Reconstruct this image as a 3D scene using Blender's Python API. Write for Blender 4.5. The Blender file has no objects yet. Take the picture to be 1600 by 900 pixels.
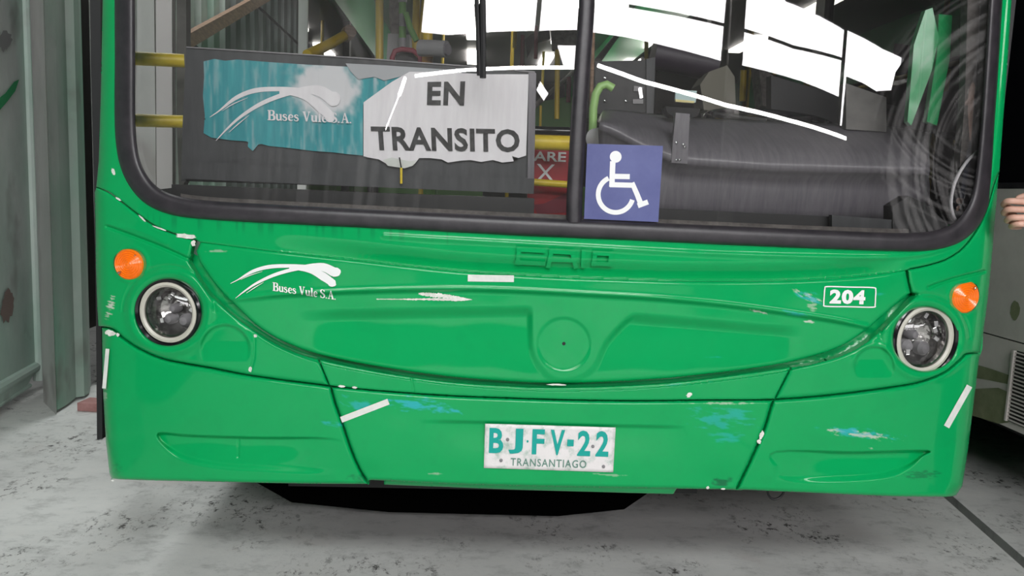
import bpy, bmesh, math, random
import numpy as np
from mathutils import Vector, Matrix, Quaternion

random.seed(7); rng = np.random.RandomState(7)
SC = bpy.context.scene
COL = SC.collection

# ---------------------------------------------------------------- camera
F = 1232.0
CAM = np.array([-.248, -2.031, 1.2])
yaw, pitch, roll = [math.radians(a) for a in (3.25, 7.01, 2.26)]
fw = np.array([math.sin(yaw)*math.cos(pitch), math.cos(yaw)*math.cos(pitch), -math.sin(pitch)])
r0 = np.array([math.cos(yaw), -math.sin(yaw), 0.]); u0 = np.cross(r0, fw)
rt = r0*math.cos(roll)+u0*math.sin(roll); up = -r0*math.sin(roll)+u0*math.cos(roll)
cd = bpy.data.cameras.new('camera'); cam = bpy.data.objects.new('camera', cd); COL.objects.link(cam)
M4 = Matrix.Identity(4)
for i in range(3):
    M4[i][0] = rt[i]; M4[i][1] = up[i]; M4[i][2] = -fw[i]; M4[i][3] = CAM[i]
cam.matrix_world = M4
cd.sensor_width = 36; cd.lens = 36*F/1600; cd.clip_start = .02; cd.clip_end = 200
SC.camera = cam

# ---------------------------------------------------------------- world, lights, exposure
w = bpy.data.worlds.new('overcast'); SC.world = w; w.use_nodes = True
w.node_tree.nodes['Background'].inputs[0].default_value = (.93, .97, 1, 1)
w.node_tree.nodes['Background'].inputs[1].default_value = 1.0
SC.view_settings.view_transform = 'Standard'; SC.view_settings.look = 'None'
SC.view_settings.exposure = -0.08; SC.view_settings.gamma = 1; SC.view_settings.use_curve_mapping = False
SC.cycles.max_bounces = 10; SC.cycles.transparent_max_bounces = 16
SC.cycles.use_denoising = True
SC.cycles.caustics_reflective = False; SC.cycles.caustics_refractive = False

def area(name, loc, target, sx, sy, radiance, color=(1, 1, 1)):
    l = bpy.data.lights.new(name, 'AREA'); l.shape = 'RECTANGLE'; l.size = sx; l.size_y = sy
    l.energy = radiance*sx*sy*math.pi; l.color = color
    o = bpy.data.objects.new(name, l); COL.objects.link(o); o.location = loc
    o.rotation_euler = (Vector(target)-Vector(loc)).to_track_quat('-Z', 'Y').to_euler()
    return o
# daylight beyond the clerestory opening of the wall behind the photographer
area('daylight_clerestory', (3.2, -8.6, 4.0), (3.2, 0, 4.0), 13.2, 4.0, 13.5, (1, .97, .98))
# daylight through the long roof light in front of the bus
SKY_X0, SKY_X1 = -2.3, 1.9
area('daylight_rooflight', (-.6, -5.6, 5.02), (-.6, -5.6, 0), 5.0, 2.2, 17, (.96, 1, .99))
area('daylight_rooflight', (-2.0, 4.0, 5.02), (-2.0, 4.0, 0), 1.3, 4.0, 10, (.96, 1, .99))  # unseen roof light beside the bus, added to brighten the left wall

# ---------------------------------------------------------------- generic helpers
def tag(o, label=None, cat=None, group=None, kind=None):
    if label: o['label'] = label
    if cat: o['category'] = cat
    if group: o['group'] = group
    if kind: o['kind'] = kind
    return o

def empty(name, loc, label=None, cat=None, group=None):
    o = bpy.data.objects.new(name, None); COL.objects.link(o); o.location = loc
    o.empty_display_size = .1
    return tag(o, label, cat, group)

def link(name, me, mat=None, parent=None):
    o = bpy.data.objects.new(name, me); COL.objects.link(o)
    if mat: me.materials.append(mat)
    if parent:
        o.parent = parent
        if parent.type == 'EMPTY': o.matrix_parent_inverse = Matrix.Translation(-parent.location)
    return o

def mesh_np(name, V, Fq, mat=None, parent=None, smooth=False, sharp_border=False):
    """V (n,3), Fq (m,3|4) arrays"""
    V = np.asarray(V, np.float32); Fq = np.asarray(Fq, np.int32)
    me = bpy.data.meshes.new(name)
    k = Fq.shape[1]
    me.vertices.add(len(V)); me.vertices.foreach_set('co', V.ravel())
    me.loops.add(Fq.size); me.loops.foreach_set('vertex_index', Fq.ravel())
    me.polygons.add(len(Fq)); me.polygons.foreach_set('loop_start', np.arange(0, Fq.size, k, dtype=np.int32))
    me.polygons.foreach_set('loop_total', np.full(len(Fq), k, np.int32))
    me.update(calc_edges=True); me.validate()
    if smooth: me.polygons.foreach_set('use_smooth', np.ones(len(me.polygons), bool))
    return link(name, me, mat, parent)

class MB:
    def __init__(s): s.bm = bmesh.new()
    def box(s, c, d, rot=None, bev=0):
        g = bmesh.ops.create_cube(s.bm, size=1)
        for v in g['verts']:
            p = Vector((v.co.x*d[0], v.co.y*d[1], v.co.z*d[2]))
            if rot is not None: p = rot @ p
            v.co = p+Vector(c)
        if bev:
            es = list({e for v in g['verts'] for e in v.link_edges})
            bmesh.ops.bevel(s.bm, geom=es, offset=bev, segments=2, affect='EDGES', profile=.6)
        return s
    def tube(s, pts, r, n=12, caps=True, closed=False, rz=None):
        pts = [Vector(p) for p in pts]; N = len(pts)
        rs = r if hasattr(r, '__len__') else [r]*N
        rings = []; prev = None
        for i, p in enumerate(pts):
            if closed: t = (pts[(i+1) % N]-pts[i-1])
            else: t = pts[min(i+1, N-1)]-pts[max(i-1, 0)]
            t.normalize()
            if prev is None:
                a = Vector((0, 0, 1)) if abs(t.z) < .9 else Vector((0, 1, 0))
                a = (a-t*a.dot(t)).normalized()
            else: a = (prev-t*prev.dot(t)).normalized()
            prev = a; b = t.cross(a)
            rr = rs[i]
            rings.append([s.bm.verts.new(p+(a*math.cos(k*2*math.pi/n)+b*math.sin(k*2*math.pi/n))*rr) for k in range(n)])
        for i in range(N if closed else N-1):
            A, B = rings[i], rings[(i+1) % N]
            for k in range(n): s.bm.faces.new((A[k], A[(k+1) % n], B[(k+1) % n], B[k]))
        if caps and not closed:
            s.bm.faces.new(rings[0][::-1]); s.bm.faces.new(rings[-1])
        return s
    def lathe(s, prof, c, axis=(0, -1, 0), n=48):
        ax = Vector(axis).normalized(); a = Vector((0, 0, 1)); a = (a-ax*a.dot(ax)).normalized(); b = ax.cross(a)
        c = Vector(c); rings = []
        for (r, h) in prof:
            rings.append([s.bm.verts.new(c+ax*h+(a*math.cos(k*2*math.pi/n)+b*math.sin(k*2*math.pi/n))*max(r, 1e-5)) for k in range(n)])
        for A, B in zip(rings, rings[1:]):
            for k in range(n): s.bm.faces.new((A[k], A[(k+1) % n], B[(k+1) % n], B[k]))
        return s
    def prism(s, poly, a, b, axis='x'):
        """poly list of 2D, extruded from a to b along axis (x: poly=(y,z); z: poly=(x,y); y: poly=(x,z))"""
        f = {'x': lambda p, t: (t, p[0], p[1]), 'y': lambda p, t: (p[0], t, p[1]), 'z': lambda p, t: (p[0], p[1], t)}[axis]
        A = [s.bm.verts.new(f(p, a)) for p in poly]; B = [s.bm.verts.new(f(p, b)) for p in poly]
        n = len(poly)
        for k in range(n): s.bm.faces.new((A[k], A[(k+1) % n], B[(k+1) % n], B[k]))
        s.bm.faces.new(A[::-1]); s.bm.faces.new(B)
        return s
    def strip(s, A, B):
        """quad strip between two 3D polylines"""
        a = [s.bm.verts.new(p) for p in A]; b = [s.bm.verts.new(p) for p in B]
        for i in range(len(a)-1): s.bm.faces.new((a[i], a[i+1], b[i+1], b[i]))
        return s
    def build(s, name, mat, parent=None, smooth=False, ang=35):
        bmesh.ops.recalc_face_normals(s.bm, faces=s.bm.faces)
        if smooth:
            for f in s.bm.faces: f.smooth = True
            for e in s.bm.edges:
                if len(e.link_faces) == 2 and e.calc_face_angle(0) > math.radians(ang): e.smooth = False
        me = bpy.data.meshes.new(name); s.bm.to_mesh(me); s.bm.free()
        return link(name, me, mat, parent)

# ---------------------------------------------------------------- materials
def mat(name, color, rough=.5, metal=0., coat=0., spec=.5, emis=None, estr=0.):
    m = bpy.data.materials.new(name); m.use_nodes = True
    b = m.node_tree.nodes['Principled BSDF']
    b.inputs['Base Color'].default_value = (*color, 1); b.inputs['Roughness'].default_value = rough
    b.inputs['Metallic'].default_value = metal; b.inputs['Coat Weight'].default_value = coat
    b.inputs['Coat Roughness'].default_value = .07; b.inputs['Specular IOR Level'].default_value = spec
    if emis: b.inputs['Emission Color'].default_value = (*emis, 1); b.inputs['Emission Strength'].default_value = estr
    return m

class NT:
    def __init__(s, m): s.t = m.node_tree; s.n = s.t.nodes; s.b = s.n['Principled BSDF']
    def new(s, ty, **kw):
        n = s.n.new(ty)
        for k, v in kw.items(): setattr(n, k, v)
        return n
    def link(s, a, b): s.t.links.new(a, b)
    def coord(s, scale=(1, 1, 1)):
        c = s.new('ShaderNodeTexCoord'); m = s.new('ShaderNodeMapping'); m.inputs['Scale'].default_value = scale
        s.link(c.outputs['Object'], m.inputs[0]); return m.outputs[0]
    def noise(s, scale, detail=5, rough=.6, sc=(1, 1, 1)):
        n = s.new('ShaderNodeTexNoise'); n.inputs['Scale'].default_value = scale
        n.inputs['Detail'].default_value = detail; n.inputs['Roughness'].default_value = rough
        s.link(s.coord(sc), n.inputs['Vector']); return n.outputs['Fac']
    def ramp(s, fac, stops):
        r = s.new('ShaderNodeValToRGB'); e = r.color_ramp.elements
        e[0].position, e[0].color = stops[0][0], (*stops[0][1], 1)
        e[1].position, e[1].color = stops[-1][0], (*stops[-1][1], 1)
        for p, c in stops[1:-1]:
            q = e.new(p); q.color = (*c, 1)
        s.link(fac, r.inputs[0]); return r.outputs[0]
    def mix(s, fac, a, b):
        m = s.new('ShaderNodeMix', data_type='RGBA')
        if isinstance(fac, (int, float)): m.inputs[0].default_value = fac
        else: s.link(fac, m.inputs[0])
        for i, v in ((6, a), (7, b)):
            if isinstance(v, tuple): m.inputs[i].default_value = (*v, 1)
            else: s.link(v, m.inputs[i])
        return m.outputs[2]
    def bump(s, h, strength=.3, dist=.01):
        b = s.new('ShaderNodeBump'); b.inputs['Strength'].default_value = strength; b.inputs['Distance'].default_value = dist
        s.link(h, b.inputs['Height']); s.link(b.outputs[0], s.b.inputs['Normal'])

GREEN = (.002, .355, .100)
def green_paint():
    m = mat('green_bus_paint', GREEN, .32, coat=.62, spec=.06)
    N = NT(m)
    a = N.new('ShaderNodeAttribute', attribute_name='wear'); sp = N.new('ShaderNodeSeparateColor'); N.link(a.outputs['Color'], sp.inputs[0])
    tone = N.ramp(N.noise(2.2, 4), [(.3, (.002, .35, .097)), (.7, (.002, .365, .103))])
    c = N.mix(sp.outputs[0], tone, (.62, .62, .56))
    c = N.mix(sp.outputs[1], c, (.03, .42, .50))
    c = N.mix(sp.outputs[2], c, (.006, .10, .045))
    N.link(c, N.b.inputs['Base Color'])
    rr = N.ramp(N.noise(60, 5, .7), [(.35, (.28,)*3), (.75, (.33,)*3)])
    N.link(rr, N.b.inputs['Roughness'])
    return m
G = green_paint()
G2 = mat('plain_green_paint', GREEN, .3, coat=.5)
def noisy(name, c1, c2, scale, rough=.6, bump=0., metal=0., lo=.35, hi=.65, sc=(1, 1, 1), spec=.5, detail=6):
    m = mat(name, c1, rough, metal, spec=spec); N = NT(m)
    f = N.noise(scale, detail, .65, sc)
    N.link(N.ramp(f, [(lo, c1), (hi, c2)]), N.b.inputs['Base Color'])
    if bump: N.bump(f, bump)
    return m
M = {}
M['rubber'] = noisy('black_rubber', (.018, .016, .02), (.035, .030, .036), 30, .42, spec=.6)
M['black'] = mat('black_plastic', (.008, .008, .009), .5)
M['blackgloss'] = mat('black_gloss', (.006, .006, .008), .12)
M['dash'] = noisy('dash_plastic', (.028, .03, .033), (.05, .052, .056), 8, .55, sc=(6, 1, 1))
M['dash2'] = noisy('binnacle_plastic', (.12, .112, .128), (.17, .158, .176), 10, .30, sc=(8, 1, 1))
M['dark'] = mat('dark_interior', (.018, .018, .02), .6)
M['trimgrey'] = noisy('grey_trim', (.09, .08, .075), (.18, .16, .15), 40, .7)
M['yellow'] = noisy('yellow_rail', (.80, .56, .03), (.92, .70, .06), 25, .4)
M['yellowdull'] = mat('ochre_pole', (.62, .42, .015), .4)
M['lgreen'] = mat('pale_green_rail', (.36, .62, .20), .35)
M['red'] = mat('red_sign', (.42, .01, .018), .45)
M['redseat'] = mat('red_seat', (.22, .02, .04), .6)
M['white'] = mat('white_paint', (.85, .85, .83), .5)
M['paper'] = noisy('white_paper', (.84, .80, .83), (.93, .90, .92), 6, .8, sc=(8, 1, 1))
M['tape'] = noisy('masking_tape', (.68, .70, .66), (.80, .80, .76), 30, .8)
M['ink'] = noisy('grey_ink', (.035, .033, .034), (.10, .10, .10), 50, .8, lo=.4, hi=.8)
M['inkw'] = mat('white_ink', (.86, .86, .86), .6)
M['chip'] = noisy('bare_filler', (.62, .62, .56), (.85, .85, .80), 60, .9)
M['blue'] = noisy('blue_sticker', (.065, .075, .235), (.10, .115, .30), 5, .45)
M['chrome'] = mat('chrome', (.6, .6, .6), .12, 1)
M['beige'] = mat('beige_ring', (.55, .53, .46), .35)
M['plate'] = noisy('worn_plate', (.38, .50, .43), (.80, .76, .76), 22, .45, lo=.33, hi=.5, bump=.25)
M['teal'] = mat('teal_letter', (.0, .36, .31), .5)
M['tealdull'] = mat('faded_letter', (.12, .25, .20), .6)
M['grey'] = mat('grey_plastic', (.22, .21, .22), .45)
M['seatgreen'] = mat('green_seat', (.10, .26, .05), .5)
M['skin'] = noisy('skin', (.60, .33, .25), (.70, .42, .33), 20, .5)
M['jacket'] = mat('dark_blue_jacket', (.02, .03, .06), .8)
M['hair'] = mat('dark_hair', (.01, .008, .007), .6)
M['tyre'] = noisy('tyre', (.012, .012, .012), (.03, .03, .03), 12, .9)
M['under_shade'] = mat('underbody_shade_black', (.0015, .0015, .0015), 1, spec=0)  # near-black colour standing in for shade under the bus
M['steel'] = noisy('dark_steel', (.10, .095, .09), (.20, .19, .18), 5, .6)

def glass_mat(name, tint=(1, 1, 1), refl=2.0, dirt=True, base=0.03, vary=None):
    m = bpy.data.materials.new(name); m.use_nodes = True
    t = m.node_tree; n = t.nodes; n.clear()
    out = n.new('ShaderNodeOutputMaterial'); tr = n.new('ShaderNodeBsdfTransparent'); tr.inputs[0].default_value = (*tint, 1)
    gl = n.new('ShaderNodeBsdfGlossy'); gl.inputs['Roughness'].default_value = .005
    fr = n.new('ShaderNodeFresnel'); fr.inputs[0].default_value = 1.5
    mu = n.new('ShaderNodeMath'); mu.operation = 'MULTIPLY'; mu.inputs[1].default_value = refl; mu.use_clamp = True
    t.links.new(fr.outputs[0], mu.inputs[0])
    mx = n.new('ShaderNodeMixShader'); t.links.new(mu.outputs[0], mx.inputs[0]); t.links.new(tr.outputs[0], mx.inputs[1]); t.links.new(gl.outputs[0], mx.inputs[2])
    last = mx.outputs[0]
    if dirt:
        df = n.new('ShaderNodeBsdfDiffuse'); df.inputs[0].default_value = (.50, .48, .48, 1)
        a = n.new('ShaderNodeAttribute'); a.attribute_name = 'dirt'
        m2 = n.new('ShaderNodeMixShader'); t.links.new(a.outputs['Fac'], m2.inputs[0]); t.links.new(last, m2.inputs[1]); t.links.new(df.outputs[0], m2.inputs[2])
        last = m2.outputs[0]
    t.links.new(last, out.inputs[0])
    return m
M['glass'] = glass_mat('windscreen_glass', (.985, .99, .985), 2.7)
M['lens'] = glass_mat('lamp_lens', (.95, .95, .95), 1.5, dirt=False)
M['doorglass'] = glass_mat('door_glass', (.8, .85, .85), 1.2, dirt=False)

# concrete
def concrete():
    m = mat('worn_concrete', (.4, .4, .4), .75); N = NT(m)
    big = N.ramp(N.noise(.9, 6, .6), [(.32, (.50, .495, .485)), (.68, (.72, .715, .70))])
    mid = N.ramp(N.noise(6, 8, .75, (1, 1.6, 1)), [(.30, (.50, .5, .5)), (.48, (.95, .95, .95)), (.8, (1.08, 1.06, 1.04))])
    mm = N.new('ShaderNodeMix', data_type='RGBA', blend_type='MULTIPLY'); mm.inputs[0].default_value = .8
    N.link(big, mm.inputs[6]); N.link(mid, mm.inputs[7])
    # oil and rubber marks
    msk = N.ramp(N.noise(2.2, 5, .6), [(.48, (0, 0, 0)), (.60, (1, 1, 1))])
    spot = N.ramp(N.noise(26, 9, .8, (1, .7, 1)), [(.53, (0, 0, 0)), (.60, (1, 1, 1))])
    pr = N.new('ShaderNodeMix', data_type='RGBA', blend_type='MULTIPLY'); pr.inputs[0].default_value = 1
    N.link(msk, pr.inputs[6]); N.link(spot, pr.inputs[7])
    c = N.mix(pr.outputs[2], mm.outputs[2], (.06, .055, .052))
    red = N.ramp(N.noise(3.1, 3, .5, (1, 1, 1)), [(.62, (0, 0, 0)), (.75, (.25, .25, .25))])
    c = N.mix(red, c, (.42, .33, .31))
    N.link(c, N.b.inputs['Base Color'])
    N.bump(N.noise(35, 8, .75), .35, .004)
    return m
M['concrete'] = concrete()
def sheet_mat(name, base, tint, tintmax, rough=.55, lo=.42, hi=.62):
    m = mat(name, base, rough, .0); N = NT(m)
    c0 = N.ramp(N.noise(3.0, 6, .65, (1, 1, .6)), [(.3, tuple(x*.72 for x in base)), (.7, base)])
    f = N.ramp(N.noise(1.1, 4, .5, (1, 1, .55)), [(lo, (0, 0, 0)), (hi, (tintmax,)*3)])
    c = N.mix(f, c0, tint)
    dk = N.ramp(N.noise(2.6, 3, .5, (1, 1.3, 1)), [(.60, (0, 0, 0)), (.70, (.4, .4, .4))])
    c = N.mix(dk, c, (.12, .08, .075))
    N.link(c, N.b.inputs['Base Color']); N.bump(N.noise(14, 6, .6), .15, .004)
    return m
M['sheet'] = sheet_mat('galvanised_green_dusted', (.74, .78, .75), (.30, .62, .46), .6)
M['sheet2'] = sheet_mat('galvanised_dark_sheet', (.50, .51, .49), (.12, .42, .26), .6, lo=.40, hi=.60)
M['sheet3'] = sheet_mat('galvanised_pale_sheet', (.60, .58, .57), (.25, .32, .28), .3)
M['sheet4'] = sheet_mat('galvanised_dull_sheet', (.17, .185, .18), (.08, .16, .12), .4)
M['wood'] = noisy('brown_timber', (.16, .095, .06), (.28, .17, .11), 12, .8, sc=(1, 1, 6))
M['pinkwood'] = noisy('pink_brick', (.36, .18, .17), (.48, .25, .24), 14, .85)
M['nbody'] = noisy('matt_primer_white', (.56, .515, .49), (.66, .61, .58), 4, .65)
M['olive'] = noisy('olive_filler', (.17, .19, .10), (.25, .27, .16), 12, .8)
M['wallback'] = noisy('dark_cladding', (.035, .033, .03), (.08, .075, .07), 1.5, .8, sc=(4, 1, .5))
M['amber'] = mat('amber_lens', (.95, .19, .005), .22, coat=.4)
NT(M['amber']).b.inputs['Emission Color'].default_value = (0, 0, 0, 1)

# ---------------------------------------------------------------- pixel blueprint of the bus front
KC = .12; ZW = 1.15; LEAN = .02
def raydir(px, py):
    px = np.asarray(px, float); py = np.asarray(py, float)
    return fw+rt*((px-800)/F)[..., None]-up*((py-450)/F)[..., None]
def Sbase(X, Z):
    return KC*(np.minimum(np.abs(X), 1.4)/1.2)**4+LEAN*np.maximum(0, Z-ZW)
def W(px, py, off=0., rel=None):
    """point of the bus front belonging to blueprint coordinate (px,py), off metres forward of the skin"""
    d = raydir(px, py); t = np.full(d.shape[:-1], 2.05)
    extra = (relief(px, py) if rel is None else rel)-off
    for _ in range(12):
        P = CAM+t[..., None]*d
        t = t+(Sbase(P[..., 0], P[..., 2])+extra-P[..., 1])/d[..., 1]
    return CAM+t[..., None]*d
def P(px, py, Y):
    d = raydir(px, py); return CAM+d*((Y-CAM[1])/d[..., 1])[..., None]
def PX(px, py, X):
    d = raydir(px, py); return CAM+d*((X-CAM[0])/d[..., 0])[..., None]
def PF(px, py, z=0.):
    d = raydir(px, py); return CAM+d*((z-CAM[2])/d[..., 2])[..., None]
def V3(a): return Vector([float(x) for x in a])

def cr(pts, n=6, closed=False):
    """Catmull-Rom through pts"""
    p = np.array(pts, float); N = len(p); out = []
    for i in range(N if closed else N-1):
        if closed: a, b, c, d = p[i-1], p[i], p[(i+1) % N], p[(i+2) % N]
        else:
            b, c = p[i], p[i+1]; a = p[i-1] if i else 2*b-c; d = p[i+2] if i+2 < N else 2*c-b
        for k in range(n):
            t = k/n
            out.append(.5*((2*b)+(c-a)*t+(2*a-5*b+4*c-d)*t*t+(3*b-a-3*c+d)*t**3))
    if not closed: out.append(p[-1])
    return np.array(out)

def pl_dist(px, py, poly, closed=False):
    """distance to polyline, nearest point, param (x of nearest)"""
    q = np.array(poly, float); n = len(q)
    best = np.full(px.shape, 1e9); nx = np.zeros(px.shape); ny = np.zeros(px.shape)
    for i in range(n if closed else n-1):
        a = q[i]; b = q[(i+1) % n]; ab = b-a; L = ab@ab
        if L < 1e-9: continue
        t = np.clip(((px-a[0])*ab[0]+(py-a[1])*ab[1])/L, 0, 1)
        cx = a[0]+t*ab[0]; cy = a[1]+t*ab[1]; d = (px-cx)**2+(py-cy)**2
        m = d < best; best = np.where(m, d, best); nx = np.where(m, cx, nx); ny = np.where(m, cy, ny)
    return np.sqrt(best), nx, ny
def inside(px, py, poly):
    q = np.array(poly, float); n = len(q); r = np.zeros(px.shape, bool)
    for i in range(n):
        x1, y1 = q[i]; x2, y2 = q[(i+1) % n]
        if y1 == y2: continue
        c = ((y1 > py) != (y2 > py)) & (px < (x2-x1)*(py-y1)/(y2-y1)+x1)
        r ^= c
    return r
def sdf(px, py, poly):
    d, _, _ = pl_dist(px, py, poly, True); return np.where(inside(px, py, poly), d, -d)
def sm(x, a=0., b=1.):
    t = np.clip((x-a)/(b-a), 0, 1); return t*t*(3-2*t)
def gau(d, w): return np.exp(-(d/w)**2)

T_LINE = cr([(313, 377), (400, 388), (480, 397), (560, 406), (640, 415), (720, 423), (800, 428), (900, 433), (1060, 438), (1200, 438), (1300, 434), (1360, 429), (1415, 421)])
SEAM_L = cr([(150, 292), (168, 299), (183, 309), (215, 334), (243, 353), (270, 364), (306, 375)])
SEAM_R = cr([(1417, 421), (1450, 414), (1480, 404), (1506, 385), (1528, 355), (1542, 325), (1553, 288), (1562, 265)])
SMILE = cr([(311, 409), (340, 450), (375, 485), (402, 510), (440, 533), (500, 555), (600, 575), (700, 589), (800, 597), (880, 599.5), (1000, 595), (1100, 586), (1200, 573), (1260, 560), (1310, 544), (1350, 519), (1390, 485), (1423, 458)])
LOWER = cr([(297, 410), (323, 452), (350, 479), (385, 507), (440, 541), (498, 561), (600, 582), (700, 596), (800, 603), (880, 605), (1000, 601), (1100, 592), (1236, 573), (1280, 565), (1326, 550), (1366, 524), (1403, 489), (1428, 463), (1450, 449)])
GROOVE = cr([(153, 510), (175, 514), (195, 530), (222, 547), (260, 562), (330, 575), (400, 588), (517, 603), (600, 611), (700, 618), (800, 622), (900, 625), (1000, 626), (1100, 625), (1208, 624), (1300, 617), (1400, 604), (1440, 596), (1475, 582), (1500, 562), (1510, 553), (1533, 551)])
OUT_L0 = [(166, -420), (162, -150), (160, 0), (157, 150), (154, 250), (150, 292)]
OUT_L1 = [(147, 300), (148, 340), (149, 420), (151, 480), (153, 510)]
OUT_L2 = [(158, 512), (159, 600), (164, 690), (170, 742), (174, 750)]
OUT_R0 = [(1611, -420), (1592, -150), (1581, 0), (1573, 120), (1562, 265)]
OUT_R1 = [(1562, 265), (1559, 300), (1551, 400), (1544, 470), (1533, 551)]
OUT_R2 = [(1532, 553), (1524, 620), (1514, 700), (1505, 760), (1495, 775)]
SEAL = cr([(198, -420), (196, -150), (195, 0), (195, 100), (195, 180), (198, 230), (208, 268), (230, 300), (262, 318), (310, 327), (400, 333), (600, 343), (800, 353), (1000, 362), (1200, 371), (1300, 375), (1380, 378), (1440, 378), (1480, 371), (1508, 354), (1527, 325), (1535, 290), (1541, 225), (1549, 110), (1556, 0), (1566, -150), (1584, -420)])

RIDGE = cr([(345, 470), (400, 464), (440, 460), (560, 454), (700, 451), (800, 453), (900, 458), (1020, 465), (1120, 474), (1200, 484), (1300, 499), (1372, 514)])
RECESS = [(430, 488), (560, 485), (700, 482), (830, 480), (920, 482), (1000, 492), (1100, 500), (1200, 509), (1290, 514), (1290, 660), (430, 660)]
PAD = cr([(828, 462), (827, 500), (829, 545), (840, 572), (865, 594), (900, 594), (930, 575), (950, 535), (985, 497), (1020, 462)], 4)
REC_L = cr([(246, 676), (300, 679), (400, 682), (520, 684), (540, 700), (548, 742), (400, 738), (340, 734), (285, 722), (258, 702)], 4, True)
REC_R = cr([(1212, 704), (1330, 705), (1450, 703), (1440, 715), (1422, 734), (1390, 749), (1320, 756), (1222, 755), (1205, 730)], 4, True)
REC_C = [(655, 656), (800, 658), (960, 663), (1070, 665), (1085, 700), (1080, 800), (640, 800), (645, 700)]
LINE_L = cr([(167, 354), (200, 366), (250, 385), (299, 407)])
LINE_R = cr([(1452, 449), (1490, 436), (1538, 424)])
COWL_RIDGE = cr([(600, 368), (680, 373), (900, 385), (1100, 396), (1300, 402), (1400, 402), (1470, 390), (1515, 362), (1540, 320), (1556, 240), (1572, 60), (1588, -150)])
def relief(px, py):
    px = np.asarray(px, float); py = np.asarray(py, float); z = np.zeros(px.shape)
    yT = np.interp(px, T_LINE[:, 0], T_LINE[:, 1]); up_ = yT-py
    hx = sm(px, 380, 640)*(1-sm(px, 1340, 1425))
    z += .020*(1-sm(up_, 2, 30))*hx*(up_ > 0)
    inh = (py > yT) & (px > 300) & (px < 1430)
    d, _, _ = pl_dist(px, py, COWL_RIDGE); z -= .0035*gau(d, 3.5)
    # hatch: ridge and recess
    yR = np.interp(px, RIDGE[:, 0], RIDGE[:, 1]); yS = np.interp(px, SMILE[:, 0], SMILE[:, 1])
    hat = inh & (py < yS+12)
    z += hat*.012*sm(py-yR, -2, 8)*sm(px, 345, 480)*(1-.6*sm(px, 1300, 1372))
    z -= hat*.0036*gau(py-yR, 3.4)
    rec = sm(sdf(px, py, RECESS), -4, 16)*sm(px, 455, 540)*(1-sm(px, 1205, 1262)); pad = sm(sdf(px, py, PAD), -5, 7)
    z += hat*.017*rec*(1-pad)*(1-.75*sm(py, 500, 592))
    r = np.hypot(px-881, py-538); z += hat*.004*(1-sm(r, 38, 44))*(1-.5*sm((px-881)*-.7+(py-538)*.7, -20, 40))
    # lamp recesses
    for cx, cy, R in ((264, 488, 52), (1445, 530, 50)):
        r = np.hypot(px-cx, py-cy)
        z += .040*(1-sm(r, R-7, R+3)); z -= .006*gau(r-(R+10), 7); z += .003*gau(r-(R+20), 3)*(py < cy)
    for cx, cy, R in ((204, 413, 24), (1505, 464, 21)):
        r = np.hypot(px-cx, py-cy); z += .008*(1-sm(r, R-4, R+1)); z -= .002*gau(r-R-3, 3)
    for cx, cy, R, sx in ((352, 546, 39, 1), (1366, 573, 32, 1)):
        r = np.hypot(px-cx, (py-cy)); a = np.clip((cy+18-py)/30, 0, 1)
        z += .0045*(1-sm(r, R-4, R+1))*a - .0025*gau(r-R-2, 4)*a
    d, _, _ = pl_dist(px, py, LINE_L); z += .008*gau(d, 2.6)
    d, _, _ = pl_dist(px, py, cr([(167, 352), (220, 361), (260, 380)])); z -= .002*gau(d, 5)
    d, _, _ = pl_dist(px, py, LINE_R); z += .009*gau(d, 2.2)
    for ln, dep, wd in (([(398, 522), (397, 560), (390, 584)], .003, 1.4), ([(643, 590), (647, 614)], .003, 1.3), ([(373, 684), (372, 714)], .003, 1.5),
                        ([(163, 470), (160, 508)], .0, 2)):
        d, _, _ = pl_dist(px, py, ln); z += dep*gau(d, wd)
    for poly, y0, h in ((REC_L, 680, 62), (REC_R, 704, 52)):
        s = sdf(px, py, poly); rp = (1-sm(px, 440, 546)) if y0 == 680 else sm(px, 1208, 1330)
        z += .024*sm(s, 0, 4+10*sm(py, y0+6, y0+30))*(1-.62*sm(py, y0, y0+h))*(rp*.75+.25*(y0 == 704))
    s = sdf(px, py, REC_C); z += .009*sm(s, -1, 6)*(1-.8*sm(py, 660, 730))*sm(px, 645, 720)*(1-sm(px, 1020, 1085))
    # lower lip of the skirt rolls under, and hand-beaten waviness
    z += .0013*np.sin(px/61+py/97)*np.sin(py/43-px/210)+.0007*np.sin(px/23.)*np.sin(py/29+px/71)
    # dent by the left joint of the middle bumper
    z += .006*gau(np.hypot(px-575, (py-742)*1.4), 26)+.005*gau(np.hypot(px-1128, (py-752)*1.6), 28)
    z += .003*gau(np.hypot((px-620), (py-640)), 30)
    return z

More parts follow.
